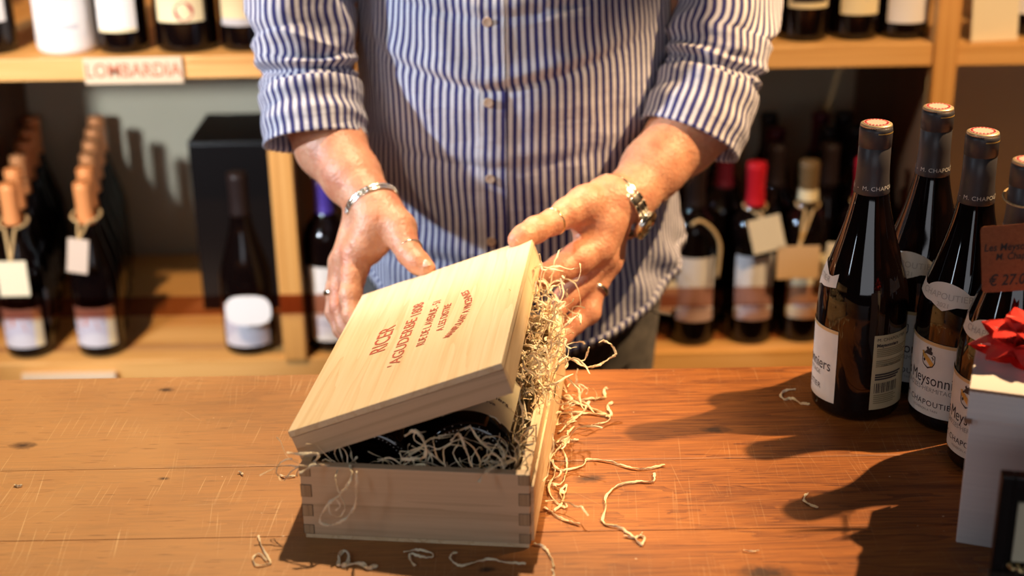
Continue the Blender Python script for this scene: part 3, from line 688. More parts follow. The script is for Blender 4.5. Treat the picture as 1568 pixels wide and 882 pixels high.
# ------------------------------------------------------------------ white gift box with red bow
gb = thing('gift_box', 'white cardboard gift box with flap lid at the right edge', 'box', (0.3835, 1.125, 0), (0, 0, radians(-20)))
GW, GD, GH = 0.20, 0.105, 0.151
MB().box(0.0015, GW - .001, 0.0015, GD, 0, GH - 0.004, 0, 0.0012).build('box_body', M_card, gb)
lid_ = MB().box(-0.001, GW, -0.001, GD + .001, GH - 0.0025, GH, 0, 0.0006).box(-0.001, 0.0, -0.001, GD + .001, GH - .028, GH - .002)
lid_.box(-0.001, GW, -0.0022, 0.0, GH - 0.028, GH - 0.001, 0, 0.0005); lid_.build('box_lid', M_card, gb)
ed = MB(); V = []; F = []
for k in range(120):
    x = -0.001 + GW * k / 119; wv = 0.0005 * sin(k * 1.9)
    V += [(x, -.0027 - .0006 * abs(sin(k * .9)), GH - .0018 + wv * .3), (x, -.0025, GH + .0003 + wv * .3)]
    if k: F.append((2 * k - 2, 2 * k, 2 * k + 1, 2 * k - 1))
ed.add(V, F); ed.build('corrugated_edge', M_cardedge, gb)
MB().box(-0.0025, 0.004, -0.003, 0.001, GH - .032, GH - .0275).build('corner_notch', M_cardedge, gb)

bp = at(1562, 540, z=0.158)
bow = thing('gift_bow', 'glossy red ribbon star bow stuck on the white gift box', 'bow', (bp.x, bp.y, 0.152))
def bow_loop(az, el, L, wd, lift):
    """one pointed ribbon loop: ribbon goes out to a point and folds back over itself"""
    mb = MB(); d = Vector((cos(az) * cos(el), sin(az) * cos(el), sin(el))); sd = Vector((-sin(az), cos(az), 0)); up = d.cross(sd) * -1
    if up.z < 0: up = -up
    B = Vector((0, 0, lift)); n = 12; V = []; F = []
    for k in range(n + 1):
        q = k / n
        if q < .5: t = q * 2; r = L * t; h = -wd * .10 * sin(pi * t)
        else: t = (1 - q) * 2; r = L * t; h = wd * .75 * sin(pi * min(1, t)) ** .9 * (1 - .25 * t)
        ww = wd * (.5 * (1 - t) ** .6 + (.16 if t < 1 else 0.0) + .25 * sin(pi * t)); ww = max(ww, .0008)
        c = B + d * r + up * h
        for j in (-1, 0, 1): V.append(c + sd * ww * j * .75 - up * (abs(j) * wd * .10 * (1 if q > .5 else -.3)))
    for k in range(n):
        for j in range(2): a = k * 3 + j; F.append((a, a + 1, a + 4, a + 3))
    mb.add(V, F); return mb
for ring, (cnt, el, L, lift, off) in enumerate([(7, 0.12, .044, .004, .1), (6, .50, .040, .010, .5), (4, .98, .032, .015, .2)]):
    for k in range(cnt): bow_loop(off + 2 * pi * k / cnt, el + rng.uniform(-.06, .06), L, .0205, lift).build('loop', M_bow, bow)
MB().lathe([(.009, 0.0), (.009, .004), (.004, .010)], 14).build('bow_centre', M_bow, bow)

# black framed card in a clear holder, bottom right corner
fr = thing('framed_card', 'black framed cream card in clear holder at bottom right corner', 'frame', (0.3725, 1.000, 0.0), (0, 0, radians(-12)))
FH, FW = 0.1365, 0.10
fb_ = MB()
fb_.box(0, .010, 0, .012, 0, FH, 0, .001); fb_.box(FW - .010, FW, 0, .012, 0, FH, 0, .001); fb_.box(.010, FW - .010, 0, .012, FH - .011, FH, 0, .001); fb_.box(.010, FW - .010, 0, .012, 0, .012, 0, .001)
fb_.box(.008, FW - .008, .0065, .012, .008, FH - .008); fb_.build('frame', M_black, fr)
MB().box(.0150, FW - .012, .004, .008, .060, FH - .024).build('card', mat('ivory_inner_card', (.62, .56, .40), .6), fr)
go_ = MB()
for k in range(9):
    a = k * .7; go_.tube(spline([(.012 + k * .0065, .001, .060 - .002 * k + .003 * sin(a)), (.016 + k * .0065, -.002, .057 - .002 * k), (.020 + k * .0065, .001, .058 - .002 * k + .002 * cos(a))], 8), .0017, 6)
go_.build('gilt_ornament', M_goldring, fr, True)
M_clear = mat('clear_acrylic', (.9, .9, .9), .05); M_clear.node_tree.nodes['Principled BSDF'].inputs['Transmission Weight'].default_value = 1.0
MB().box(-.012, FW, -.016, -.014, 0.0, .062, 0, .0005).build('clear_holder', M_clear, fr)

# ------------------------------------------------------------------ pine wine case (open) and its lid
BW, BL, BH, TH_ = 0.2027, 0.350, 0.0735, 0.0088
case = thing('wine_case', 'open pale pine wine case with finger-jointed corners on the counter', 'box', (-0.189, 1.1516, 0.0), (0, 0, -0.1195))
MB().box(.001, BW - .001, .001, BL - .001, 0, 0.004, 0, .0006).build('bottom_panel', M_pine, case)
fp = MB().box(0, BW, 0, TH_, 0.0045, BH, 0, .0006).build('front_panel', M_pineX, case)
MB().box(0, BW, BL - TH_, BL, 0.0045, BH, 0, .0006).build('back_panel', M_pineX, case)
sL = MB().box(0, TH_, TH_, BL - TH_, 0.0045, BH, 0, .0006).build('side_panel', M_pine, case)
sR = MB().box(BW - TH_, BW, TH_ + .0002, BL - TH_, 0.0045, BH, 0, .0006).build('side_panel', M_pine, case)
MB().box(BW - .0001, BW + .0030, .006, BL - .002, .0045, BH - .014, 0, .0006).build('side_runner', M_pine, case)
M_gap = mat('dark_joint_gap', (.10, .055, .03), .8)
for x0, x1, sp in ((BW - .0092, BW - .0002, sR), (.0002, .0092, sL)):
    for z0, z1 in ((.0635, .0728), (.0430, .0545), (.0235, .0345), (.0055, .0140)):
        MB().box(x0, x1, -.0006, .004, z0, z1, 0, .0003).build('finger_joint', M_endgrain, sp)
        MB().box(x0 - .0005, x1 + .0005, -.0002, .004, z0 - .0004, z1 + .0004).build('joint_gap', M_gap, sp)
MB().box(BW - .0001, BW + .0036, .205, .222, .045, .052, 0, .0003).build('slot', mat('olive_green_slot', (.09, .075, .02), .5), case)
CM = Matrix.Translation((-0.189, 1.1516, 0)) @ Matrix.Rotation(-0.1195, 4, 'Z')

# lid
Rl = Matrix(((0.936, 0.092, -0.339), (-0.068, 0.994, 0.081), (0.345, -0.053, 0.937)))
lid = thing('case_lid', 'pale pine case lid stamped in red, held tilted above the case', 'lid', (-0.1996, 1.1694, 0.0973))
lid.rotation_euler = Rl.to_euler()
LW, LL, LT = 0.2022, 0.364, 0.0296
LM = Matrix.Translation(Vector((-0.1996, 1.1694, 0.0973))) @ Rl.to_euler().to_matrix().to_4x4()
tp = MB().box(0, LW, 0, LL, -.0060, 0, 0, .0005).build('top_panel', M_pineTop, lid)
MB().box(.0006, LW - .0006, .0006, .0105, -LT, -.0066, 0, .0005).build('front_rail', M_pineX, lid)
MB().box(.0006, LW - .0006, LL - .0105, LL - .0006, -LT, -.0066, 0, .0005).build('back_rail', M_pineX, lid)
for x in (.0006, LW - .0105): MB().box(x, x + .0099, .0107, LL - .0107, -LT, -.0066, 0, .0005).build('side_rail', M_pine, lid)
MB().box(.002, LW - .002, .002, LL - .002, -.0068, -.0058).build('glue_line', M_gap, lid)
# stamp: text reads from the near edge to the far edge, tops of letters to the left
def lid_uv(px, py):
    """lid-plane coordinates under a pixel of the photograph"""
    d = cF + cR * ((px - 784) / FPX) - cU * ((py - 441) / FPX); Mi = LM.inverted(); o = Mi @ cC; dd = Mi.to_3x3() @ d
    q = o - dd * (o.z / dd.z); return q.x, q.y
def lid_text(txt, pa, pb, hpx, bold=0.00012):
    """text fitted between two pixels along its baseline; hpx = pixel lying one cap-height away"""
    a = Vector(lid_uv(*pa)); b = Vector(lid_uv(*pb)); h = Vector(lid_uv(*hpx)) - a; u = (b - a).normalized(); v = Vector((-u.y, u.x)); H = abs(h.dot(v))
    V, F = text_mesh(txt, 1.0, 'LEFT', bold=bold / max(H, .001) * .72); xs = [q[0] for q in V]; ys = [q[1] for q in V]; x0, x1, y0, y1 = min(xs), max(xs), min(ys), max(ys)
    L = (b - a).length
    return [tuple(a + u * ((x - x0) / (x1 - x0) * L) + v * ((y - y0) / (y1 - y0) * H)) for x, y in V], F
st = MB(); lf = lambda a, b: (a, b, .00035)
for txt, pa, pb, hp in [('RICER', (590, 536), (607, 497), (567, 540)), ("'AGUDERBE", (612, 557), (640, 486), (594, 560)), ('1808', (645, 480), (650, 462), (630, 480)),
                        ('RUE DE L AVENUE - 51', (650, 527), (676, 459), (638, 528)), ('A LES DISTRE', (679, 505), (692, 464), (668, 506))]:
    put2d(st, lid_text(txt, pa, pb, hp), lf)
# arched line
V, F = text_mesh('MANIPULANT A VINCENNES', 1.0, 'LEFT', bold=.01); xs = [q[0] for q in V]; x0, x1 = min(xs), max(xs)
arc = [Vector((*lid_uv(*p), 0)) for p in [(684, 517), (698, 502), (709, 487), (716, 472), (718, 459), (712, 446)]]
cv = spline(arc, 60)
def arcf(x, y):
    t = (x - x0) / (x1 - x0) * 58.999; k = int(t); f_ = t - k; p = cv[k].lerp(cv[k + 1], f_); d = (cv[k + 1] - cv[k]).normalized()
    q = p + Vector((-d.y, d.x, 0)) * (y * .0115); return (q.x, q.y, .00035)
st.add([arcf(x, y) for x, y in V], F)
st.build('red_stamp', M_stamp, tp)

# two bottles lying in the case
def lying(x, label, lab=False, z=.0505):
    b = thing('boxed_bottle', label, 'bottle', tuple(CM @ Vector((x, 0.038, z))), (radians(-90), 0, -0.1195), group='dark bottles lying in the pine case')
    PB = [(0.004, .012), (.020, .009), (.0315, .003), (.0340, .0), (.0375, .0), (.0425, .0035), (.0450, .011), (.0455, .02)] + P_RHs[4:]
    MB().lathe(PB, 56).build('bottle_body', M_glass, b, True)
    mb = MB()
    for k in range(56):
        a = 2 * pi * k / 56; mb.lathe([(.0001, .0), (.0006, .0003), (.0001, .0006)], 6, 0, Matrix.Translation((.0355 * cos(a), .0355 * sin(a), -.0004)), False)
    for k in range(30):
        a = 2 * pi * k / 30; mb.lathe([(.0001, .0), (.0005, .0003), (.0001, .0006)], 6, 0, Matrix.Translation((.040 * cos(a), .040 * sin(a), .0006)), False)
    mb.build('base_stipple', M_foilwhite, b)
    if lab:
        P = P_RHs; fn = wrapper(P, radians(-78), .0455, .068, .0006); mb = MB(); patch(mb, fn, -.036, .036, lambda s: -.050, lambda s: .045, 30, 3); L = mb.build('label', mat('cream_bottle_label', (.80, .74, .52), .55), b, True)
        fn2 = wrapper(P, radians(-78), .0455, .068, .0010); mb = MB()
        # lettering runs around the bottle
        put2d(mb, text_mesh('Particuliers', .0100, bold=.0001), lambda a, q: fn2(a * 1.0 + .004, q - .012))
        put2d(mb, text_mesh('Reserve', .0070, bold=.0001), lambda a, q: fn2(a + .002, q - .026))
        mb.build('label_lettering', M_ink, L)
    b.scale = (.96, .96, .96)
    fo = MB().lathe([(r + .0006, z) for r, z in cut_prof(PB, .233, .300)] + [(.014, .302)], 32).build('foil_capsule', M_foil, b, True)
    return b
lying(.1425, 'dark bottle with cream label lying on the right in the case', True, .061)
lying(.0527, 'dark bottle lying on the left in the case, mostly under straw')

# ------------------------------------------------------------------ wood wool
def curl(p, d, L, n, wander, curlr, zmin=None):
    """a crinkled random path"""
    pts = [Vector(p)]; d = Vector(d).normalized(); ax = Vector(rng.normal(size=3)).normalized()
    for i in range(n):
        ax = (ax + Vector(rng.normal(size=3)) * .5).normalized()
        d = (d + ax.cross(d) * curlr + Vector(rng.normal(size=3)) * wander).normalized()
        q = pts[-1] + d * (L / n)
        if zmin is not None and q.z < zmin: q.z = zmin + .0003; d.z = abs(d.z) * .3
        pts.append(q)
    return pts
def ribbon(mb, pts, wd=.0011, flat=.35, twist=.25): mb.tube(pts, wd, 4, 0, flat, twist)
wool = MB()
for k in range(400):
    m_ = rng.random()
    if m_ < .24:      # across the front inside the case
        p = Vector((rng.uniform(.015, BW - .02), rng.uniform(.010, .017), rng.uniform(.052, .070))); d = (rng.choice([-1, 1]), rng.uniform(-.1, .25), rng.uniform(.0, .35)); L = rng.uniform(.03, .09)
    elif m_ < .48:    # along the right wall, near half
        p = Vector((BW - TH_ - rng.uniform(.000, .022), rng.uniform(.012, .20), rng.uniform(.050, .078))); d = (rng.uniform(-.5, .4), rng.uniform(-1, 1), rng.uniform(.0, .45)); L = rng.uniform(.03, .07)
    elif m_ < .93:                 # heap over the far right wall
        y_ = rng.uniform(.15, .345); hh = .02 + .055 * ((y_ - .15) / .195) ** 1.1
        p = Vector((BW - TH_ + rng.uniform(-.020, .012), y_, rng.uniform(.066, .070 + hh))); d = (rng.uniform(-.5, .6), rng.uniform(-.8, .5), rng.uniform(-.2, .9)); L = rng.uniform(.025, .065)
    else:             # fallen just outside
        p = Vector((BW + rng.uniform(.004, .02), rng.uniform(.06, .33), rng.uniform(.002, .03))); d = (rng.uniform(-.1, .6), rng.uniform(-1, 1), rng.uniform(-.1, .1)); L = rng.uniform(.02, .06)
    pts = curl(p, d, L, 14, .20, rng.uniform(.05, .62), .0015)
    if m_ < .48: pts = [Vector((min(q.x, BW - .001), max(q.y, TH_ + .001), min(q.z, .090 + .02 * max(0, q.x - .06) / .1))) for q in pts]
    if m_ < .24: pts = [Vector((q.x, min(q.y, .022), q.z)) for q in pts]
    pts = [CM @ q for q in pts]
    ribbon(wool, pts, rng.uniform(.0006, .0013) if m_ > .24 else rng.uniform(.0005, .0009))
wo = wool.build('wood_wool', M_straw); tag(wo, 'tangled pale wood wool spilling from the pine case', 'packing straw'); wo['kind'] = 'stuff'

def strand(px, label, z=.0018, wd=.0013, n=None, zs_=None, Y=None, depth=None, group=None):
    """one strand; pixels traced on the counter plane (or at the given heights)"""
    P = []
    for i, (x, y) in enumerate(px):
        zz_ = zs_[i] if zs_ else z
        P.append(at(x, y, z=zz_) if depth is None else at(x, y, Y=depth[i]))
    c = sum(P, Vector()) / len(P); c.z = min(p.z for p in P)
    sp = spline([p - c for p in P], n or len(P) * 7)
    sp = [q + Vector(rng.normal(size=3)) * .00025 for q in sp]
    mb = MB(); mb.tube(sp, wd, 5, 0, .45, .22); o = mb.build('wood_wool_strand', M_straw, None, False); o.location = c
    return tag(o, label, 'straw', group or 'loose wood wool strands')
strand([(1018, 712), (985, 718), (958, 714), (930, 706), (900, 703), (893, 712), (862, 720), (845, 716)], 'long strand with forked tip lying above the knot on the counter')
strand([(1002, 724), (1000, 737), (975, 737), (945, 744), (928, 760), (927, 778), (924, 800), (950, 808), (970, 822), (982, 834), (986, 822), (975, 820)], 'long looping strand ending in a small curl right of the case', wd=.0014)
strand([(956, 820), (972, 823), (984, 817)], 'short crossing bit at the curl of the long looping strand')
strand([(1240, 618), (1225, 617), (1214, 610), (1200, 611), (1195, 603), (1205, 597), (1218, 596)], 'hooked strand beside the leftmost counter bottle', wd=.0016)
strand([(1253, 777), (1240, 772), (1231, 766), (1233, 758), (1237, 756)], 'small hook-shaped bit in the shadow in front of the bottles')
strand([(1138, 842), (1150, 844), (1162, 843)], 'tiny straight splinter in front of the bottle shadows', wd=.0007)
strand([(396, 820), (401, 838), (414, 860), (403, 865), (390, 864), (388, 853), (397, 848), (408, 858)], 'curled strand on the counter left of the case shadow', wd=.0011)
strand([(518, 866), (519, 852), (527, 843), (534, 850), (532, 862), (524, 866), (540, 863), (556, 864), (563, 870), (577, 866)], 'crumpled knot of wood wool in front of the case', wd=.0021)
strand([(617, 845), (640, 842), (660, 846), (662, 853), (645, 852), (628, 848), (630, 860), (636, 866)], 'looped strand in front of the case centre', wd=.0013)
strand([(700, 846), (692, 848), (690, 856), (705, 866), (730, 860), (752, 856), (775, 861), (805, 863)], 'wavy strand in front of the right half of the case', wd=.0012)
strand([(818, 832), (830, 836), (840, 846), (849, 868)], 'bent strand at the front right corner of the case', wd=.0013)
strand([(846, 872), (848, 880), (845, 890)], 'short strand cut by the lower frame edge', wd=.0010)
strand([(834, 776), (856, 792), (888, 803)], 'straight strand fanning out low on the right of the case', wd=.0014)
strand([(452, 728), (438, 730), (428, 727)], 'white tipped bit beside the left wall of the case', wd=.0013)
strand([(366, 722), (372, 726)], 'crumb of straw left of the case', wd=.0014)
strand([(22, 742), (28, 744), (34, 743)], 'small pale chip near the left frame edge', wd=.0013)
strand([(838, 690), (850, 722), (840, 745), (850, 768), (868, 776), (858, 755), (868, 742), (860, 770), (848, 782)], 'tangle of curls against the right wall of the case', wd=.0013)
strand([(870, 672), (852, 690), (838, 705), (830, 716)], 'strand leaning on the right wall of the case', wd=.0015)
strand([(842, 676), (862, 690), (868, 715), (860, 740), (842, 740)], 'bowed strand beside the right wall of the case', wd=.0010)
strand([(842, 596), (870, 612), (900, 623), (925, 634), (934, 640)], 'thick straight strand pointing at the counter bottles', wd=.0018)
strand([(845, 632), (880, 632), (905, 633), (935, 636), (930, 622), (938, 616)], 'strand with upturned end crossing the thick straight one', wd=.0017)
strand([(902, 615), (893, 630), (874, 645), (856, 662)], 'diagonal strand behind the pine case', wd=.0018)
strand([(850, 612), (870, 606), (880, 614), (905, 610), (912, 612)], 'bent strand lying beyond the right wall of the case', wd=.0015)
strand([(912, 610), (926, 608), (925, 596), (930, 594)], 'short upright curl standing beyond the case', wd=.0018)
strand([(900, 652), (915, 649), (932, 644), (934, 636)], 'thin faint strand on the counter beyond the case', wd=.0008)
strand([(838, 668), (852, 676), (870, 674), (886, 673)], 'wavy strand beside the right wall, nearest the long looping one', wd=.0012)
strand([(858, 540), (876, 550), (892, 560), (905, 562), (922, 556), (938, 546), (943, 542), (936, 528), (925, 522), (918, 524)], 'stiff curled strand arching in front of the trousers', zs_=[.075, .07, .065, .06, .06, .062, .066, .075, .08, .08], wd=.0014)
strand([(902, 532), (898, 545), (893, 552), (880, 552), (866, 546)], 'forked amber strand above the far edge of the counter', zs_=[.08, .07, .066, .068, .074], wd=.0012)
strand([(852, 510), (868, 497), (883, 484), (888, 482), (889, 496)], 'straight strand poking up before the hand', zs_=[.11, .117, .123, .124, .12], wd=.0016)
strand([(850, 506), (852, 492), (855, 480), (850, 470), (858, 463), (866, 464), (856, 474)], 'crinkled strand sticking up highest from the heap', zs_=[.11, .115, .12, .125, .13, .13, .126], wd=.0015)
strand([(855, 515), (866, 520), (864, 530), (858, 540)], 'zigzag strand beside the heap', zs_=[.11, .108, .104, .10], wd=.0012)
# curls over the front of the case
D = 1.143
strand([(440, 693), (460, 695), (482, 694), (488, 700), (480, 708)], 'strand poking out left between lid and case', depth=[1.16, 1.155, 1.15, 1.15, 1.16], wd=.0015)
strand([(458, 725), (470, 718), (484, 710), (500, 713), (530, 712), (548, 700)], 'strand draped over the left front corner of the case', depth=[1.14, 1.142, 1.145, 1.15, 1.16, 1.165], wd=.0013)
strand([(536, 712), (539, 725), (534, 740), (520, 757), (505, 770), (492, 788), (491, 800), (505, 804), (522, 799), (537, 786), (544, 772), (546, 750), (546, 722)], 'large ribbon curl hanging on the front of the case', depth=[1.148, 1.138, 1.134, 1.134, 1.134, 1.134, 1.134, 1.132, 1.13, 1.13, 1.13, 1.128, 1.128], wd=.0014)
strand([(518, 716), (514, 735), (520, 755), (528, 775), (522, 790), (508, 788), (504, 774), (514, 765), (521, 775), (514, 782)], 'small spiral shaving inside the large curl', depth=[1.15, 1.138, 1.136, 1.134, 1.134, 1.134, 1.134, 1.134, 1.134, 1.134], wd=.0008)
strand([(733, 738), (745, 722), (762, 712), (785, 704), (800, 690)], 'flat shaving hanging over the front rim of the case', depth=[1.122, 1.128, 1.14, 1.16, 1.18], wd=.0019)
strand([(620, 668), (634, 660), (650, 676), (651, 698), (640, 702), (615, 703)], 'pale angular strand in the gap under the lid', depth=[1.155, 1.155, 1.15, 1.148, 1.148, 1.15], wd=.0018)
strand([(690, 676), (702, 664), (712, 685), (722, 714)], 'peaked strand before the dark bottle base', depth=[1.15, 1.15, 1.145, 1.14], wd=.0013)
strand([(780, 642), (756, 648), (738, 662), (735, 676), (760, 682), (772, 690), (775, 700), (765, 712)], 'fine looping strand before the cream bottle label', depth=[1.22, 1.20, 1.18, 1.165, 1.16, 1.16, 1.155, 1.15], wd=.0009)
# ------------------------------------------------------------------ the man
man = thing('person', 'man in a blue and white striped shirt holding the lid of the pine case', 'person', (0.0, 1.92, -0.95))
def mb_obj(mb, name, mats, parent, smooth=True):
    """mesh with world coordinates, parented without moving"""
    off = Vector((0, 0, 0)); q = parent
    while q is not None: off += Vector(q.location); q = q.parent
    mb.v = [tuple(Vector(v) - off) for v in mb.v]; return mb.build(name, mats, parent, smooth)

def rcone(P, a, b, r1, r2):
    a = np.array(a, dtype=np.float32); b = np.array(b, dtype=np.float32); ba = b - a; L = float(ba @ ba) + 1e-12
    pa = P - a; h = np.clip((pa @ ba) / L, 0, 1)
    return np.sqrt(((pa - h[..., None] * ba) ** 2).sum(-1)) - (r1 + (r2 - r1) * h)
def smin(a, b, k):
    h = np.clip(0.5 + 0.5 * (b - a) / k, 0, 1); return b + (a - b) * h - k * h * (1 - h)
def surface_nets(D, org, h):
    """mesh the zero level of a sampled distance field"""
    nx, ny, nz = D.shape; ins = D < 0
    c = np.zeros((nx - 1, ny - 1, nz - 1), int)
    for i in (0, 1):
        for j in (0, 1):
            for k in (0, 1): c += ins[i:nx - 1 + i, j:ny - 1 + j, k:nz - 1 + k]
    act = (c > 0) & (c < 8); idx = -np.ones(act.shape, int); cells = np.argwhere(act); idx[act] = np.arange(len(cells))
    acc = np.zeros((len(cells), 3)); cnt = np.zeros(len(cells)); cs = [(i, j, k) for i in (0, 1) for j in (0, 1) for k in (0, 1)]
    for p in range(8):
        for q in range(p + 1, 8):
            A, B = cs[p], cs[q]
            if sum(abs(A[t] - B[t]) for t in range(3)) != 1: continue
            da = D[cells[:, 0] + A[0], cells[:, 1] + A[1], cells[:, 2] + A[2]]; db = D[cells[:, 0] + B[0], cells[:, 1] + B[1], cells[:, 2] + B[2]]
            m = (da < 0) != (db < 0); t = np.where(m, da / np.where(m, da - db, 1), 0)
            pt = np.array(A) + (np.array(B) - np.array(A)) * t[:, None]; acc[m] += pt[m]; cnt[m] += 1
    V = (cells + acc / cnt[:, None]) * h + org; F = []
    for ax in range(3):
        s0 = [slice(None)] * 3; s1 = [slice(None)] * 3; s0[ax] = slice(0, -1); s1[ax] = slice(1, None)
        A = ins[tuple(s0)]; B = ins[tuple(s1)]; e = np.argwhere(A != B); o1, o2 = [t for t in range(3) if t != ax]
        e = e[(e[:, o1] > 0) & (e[:, o2] > 0) & (e[:, o1] < D.shape[o1] - 1) & (e[:, o2] < D.shape[o2] - 1)]
        fl = A[e[:, 0], e[:, 1], e[:, 2]]
        def cell(d1, d2):
            q = e.copy(); q[:, o1] += d1; q[:, o2] += d2; return idx[q[:, 0], q[:, 1], q[:, 2]]
        Q = np.stack([cell(-1, -1), cell(0, -1), cell(0, 0), cell(-1, 0)], 1)
        if ax == 1: fl = ~fl
        Q[~fl] = Q[~fl][:, ::-1]; F.append(Q)
    F = np.concatenate(F); F = F[(F >= 0).all(1)]
    return V, F
def sdf_mesh(prims, h, pad=0.012):
    """prims: (a, b, r1, r2, k) in metres, blended in order"""
    lo = np.min([np.minimum(np.array(p[0]) - p[2], np.array(p[1]) - p[3]) for p in prims], 0) - pad
    hi = np.max([np.maximum(np.array(p[0]) + p[2], np.array(p[1]) + p[3]) for p in prims], 0) + pad
    n = np.ceil((hi - lo) / h).astype(int) + 1
    D = np.full(n, 1.0, np.float32)
    g = [lo[i] + np.arange(n[i]) * h for i in range(3)]
    for a, b, r1, r2, k in prims:
        m = max(r1, r2) + k * 2 + 3 * h; a_, b_ = np.array(a), np.array(b)
        i0 = np.clip(((np.minimum(a_, b_) - m - lo) / h).astype(int), 0, n); i1 = np.clip(((np.maximum(a_, b_) + m - lo) / h).astype(int) + 2, 0, n)
        sl_ = tuple(slice(i0[t], i1[t]) for t in range(3))
        P = np.stack(np.meshgrid(*[g[t][sl_[t]] for t in range(3)], indexing='ij'), -1).astype(np.float32)
        d = rcone(P, a, b, r1, r2); D[sl_] = smin(D[sl_], d, k)
    return surface_nets(D, lo, h)
def A3(px, py, Y): return np.array(at(px, py, Y=Y))
S_ = 1 / 1380.0
def chain(pts, k=0.006):
    return [(pts[i][0], pts[i + 1][0], pts[i][1], pts[i + 1][1], k) for i in range(len(pts) - 1)]
# --- the man's right hand and forearm (left in the photograph)
LH = []
wr = (A3(571, 318, 1.625), .0265)
LH += chain([(A3(488, 176, 1.765), .046), (A3(506, 222, 1.725), .0415), (A3(538, 270, 1.672), .0335), wr], .012)
LH += chain([(A3(566, 308, 1.630), .0255), (A3(578, 345, 1.605), .0255), (A3(560, 378, 1.592), .0225)], .010)   # heel and palm
LH += chain([(A3(590, 322, 1.615), .0210), (A3(612, 350, 1.588), .0178), (A3(618, 372, 1.570), .0150)], .010)   # thumb mount
LH += chain([(A3(618, 368, 1.572), .0152), (A3(627, 388, 1.553), .0138), (A3(640, 402, 1.540), .0128), (A3(652, 412, 1.533), .0112)], .006)
LH += chain([(A3(552, 340, 1.628), .022), (A3(534, 385, 1.605), .0175)], .010)
LH += chain([(A3(566, 350, 1.612), .022), (A3(545, 392, 1.590), .0165), (A3(541, 424, 1.572), .0140), (A3(537, 452, 1.556), .0128), (A3(540, 484, 1.538), .0112), (A3(552, 505, 1.522), .0095)], .005)  # index
LH += chain([(A3(556, 345, 1.625), .020), (A3(530, 398, 1.603), .0160), (A3(523, 440, 1.590), .0135), (A3(521, 470, 1.574), .0122), (A3(530, 500, 1.556), .0108), (A3(542, 518, 1.540), .0090)], .005)  # middle
LH += chain([(A3(548, 350, 1.635), .019), (A3(523, 402, 1.618), .0150), (A3(515, 444, 1.606), .0122), (A3(513, 478, 1.592), .0112), (A3(523, 505, 1.574), .0095), (A3(534, 520, 1.560), .0085)], .005)  # ring
LH += chain([(A3(545, 345, 1.645), .018), (A3(526, 398, 1.636), .0135), (A3(519, 430, 1.628), .0110), (A3(520, 458, 1.616), .0100), (A3(528, 480, 1.602), .0085)], .005)  # little
LH += [(A3(553, 392, 1.585), A3(558, 412, 1.577), .0085, .0060, .006), (A3(557, 378, 1.588), A3(585, 382, 1.580), .0085, .0060, .010)]   # palm folds
# --- his left hand (right in the photograph)
RH = []
RH += chain([(A3(1090, 168, 1.775), .050), (A3(1045, 212, 1.735), .0435), (A3(1000, 258, 1.690), .0365), (A3(966, 300, 1.650), .0300)], .012)
RH += chain([(A3(966, 298, 1.650), .0295), (A3(938, 312, 1.625), .0275), (A3(918, 345, 1.605), .0260), (A3(912, 375, 1.595), .0215)], .012)
RH += chain([(A3(930, 300, 1.625), .0225), (A3(896, 313, 1.598), .0195), (A3(868, 326, 1.578), .0165)], .012)
RH += chain([(A3(870, 326, 1.578), .0162), (A3(846, 340, 1.558), .0140), (A3(820, 352, 1.536), .0142), (A3(801, 363, 1.521), .0128), (A3(792, 368, 1.516), .0105)], .006)  # thumb
RH += chain([(A3(925, 340, 1.605), .0235), (A3(912, 378, 1.585), .0205), (A3(884, 397, 1.562), .0180), (A3(858, 412, 1.545), .0155), (A3(836, 422, 1.530), .0128), (A3(818, 430, 1.520), .0110)], .007)  # index
RH += chain([(A3(930, 345, 1.618), .0230), (A3(922, 392, 1.600), .0180), (A3(893, 432, 1.582), .0145), (A3(866, 456, 1.562), .0130), (A3(848, 478, 1.545), .0110), (A3(836, 498, 1.530), .0095)], .006)  # middle
RH += chain([(A3(935, 345, 1.628), .0230), (A3(930, 400, 1.612), .0170), (A3(909, 441, 1.592), .0138), (A3(901, 478, 1.572), .0135), (A3(878, 497, 1.556), .0115), (A3(862, 515, 1.542), .0100), (A3(852, 527, 1.532), .0088)], .006)  # ring
RH += chain([(A3(938, 340, 1.640), .0200), (A3(936, 392, 1.632), .0150), (A3(920, 425, 1.618), .0120), (A3(902, 452, 1.604), .0112), (A3(884, 470, 1.592), .0095)], .006)  # little
RH += [(A3(886, 345, 1.592), A3(895, 372, 1.588), .0090, .0085, .010)]
hands = [sdf_mesh(LH, .0021), sdf_mesh(RH, .0021)]
# --- the rest of the body
BD = []
def bb(a, b, r1, r2, k=.05): BD.append((np.array(a, float), np.array(b, float), r1, r2, k))
bb((0, 1.93, -.02), (0.0, 1.90, .20), .125, .135); bb((-.07, 1.93, .02), (-.06, 1.91, .25), .09, .10); bb((.07, 1.93, .02), (.06, 1.91, .25), .09, .10)
bb((-.09, 1.94, .30), (-.09, 1.94, .42), .09, .08); bb((.09, 1.94, .30), (.09, 1.94, .42), .09, .08); bb((0, 1.94, .38), (0, 1.95, .50), .09, .06)
bb((0, 1.95, .46), (0, 1.93, .60), .058, .056, .03); bb((0, 1.915, .66), (0, 1.925, .72), .068, .082, .03); bb((0, 1.90, .61), (0, 1.90, .64), .045, .05, .03)
bb((0, 1.845, .655), (0, 1.838, .675), .012, .008, .012); bb((-.078, 1.93, .655), (-.078, 1.93, .68), .012, .016, .01); bb((.078, 1.93, .655), (.078, 1.93, .68), .012, .016, .01)
for s in (-1, 1):
    bb((s * .17, 1.94, .45), (s * .235, 1.86, .30), .052, .045, .02)
bb((-.235, 1.86, .30), A3(486, 160, 1.77), .045, .044, .008); bb((.235, 1.86, .30), A3(1090, 168, 1.775), .045, .048, .008)
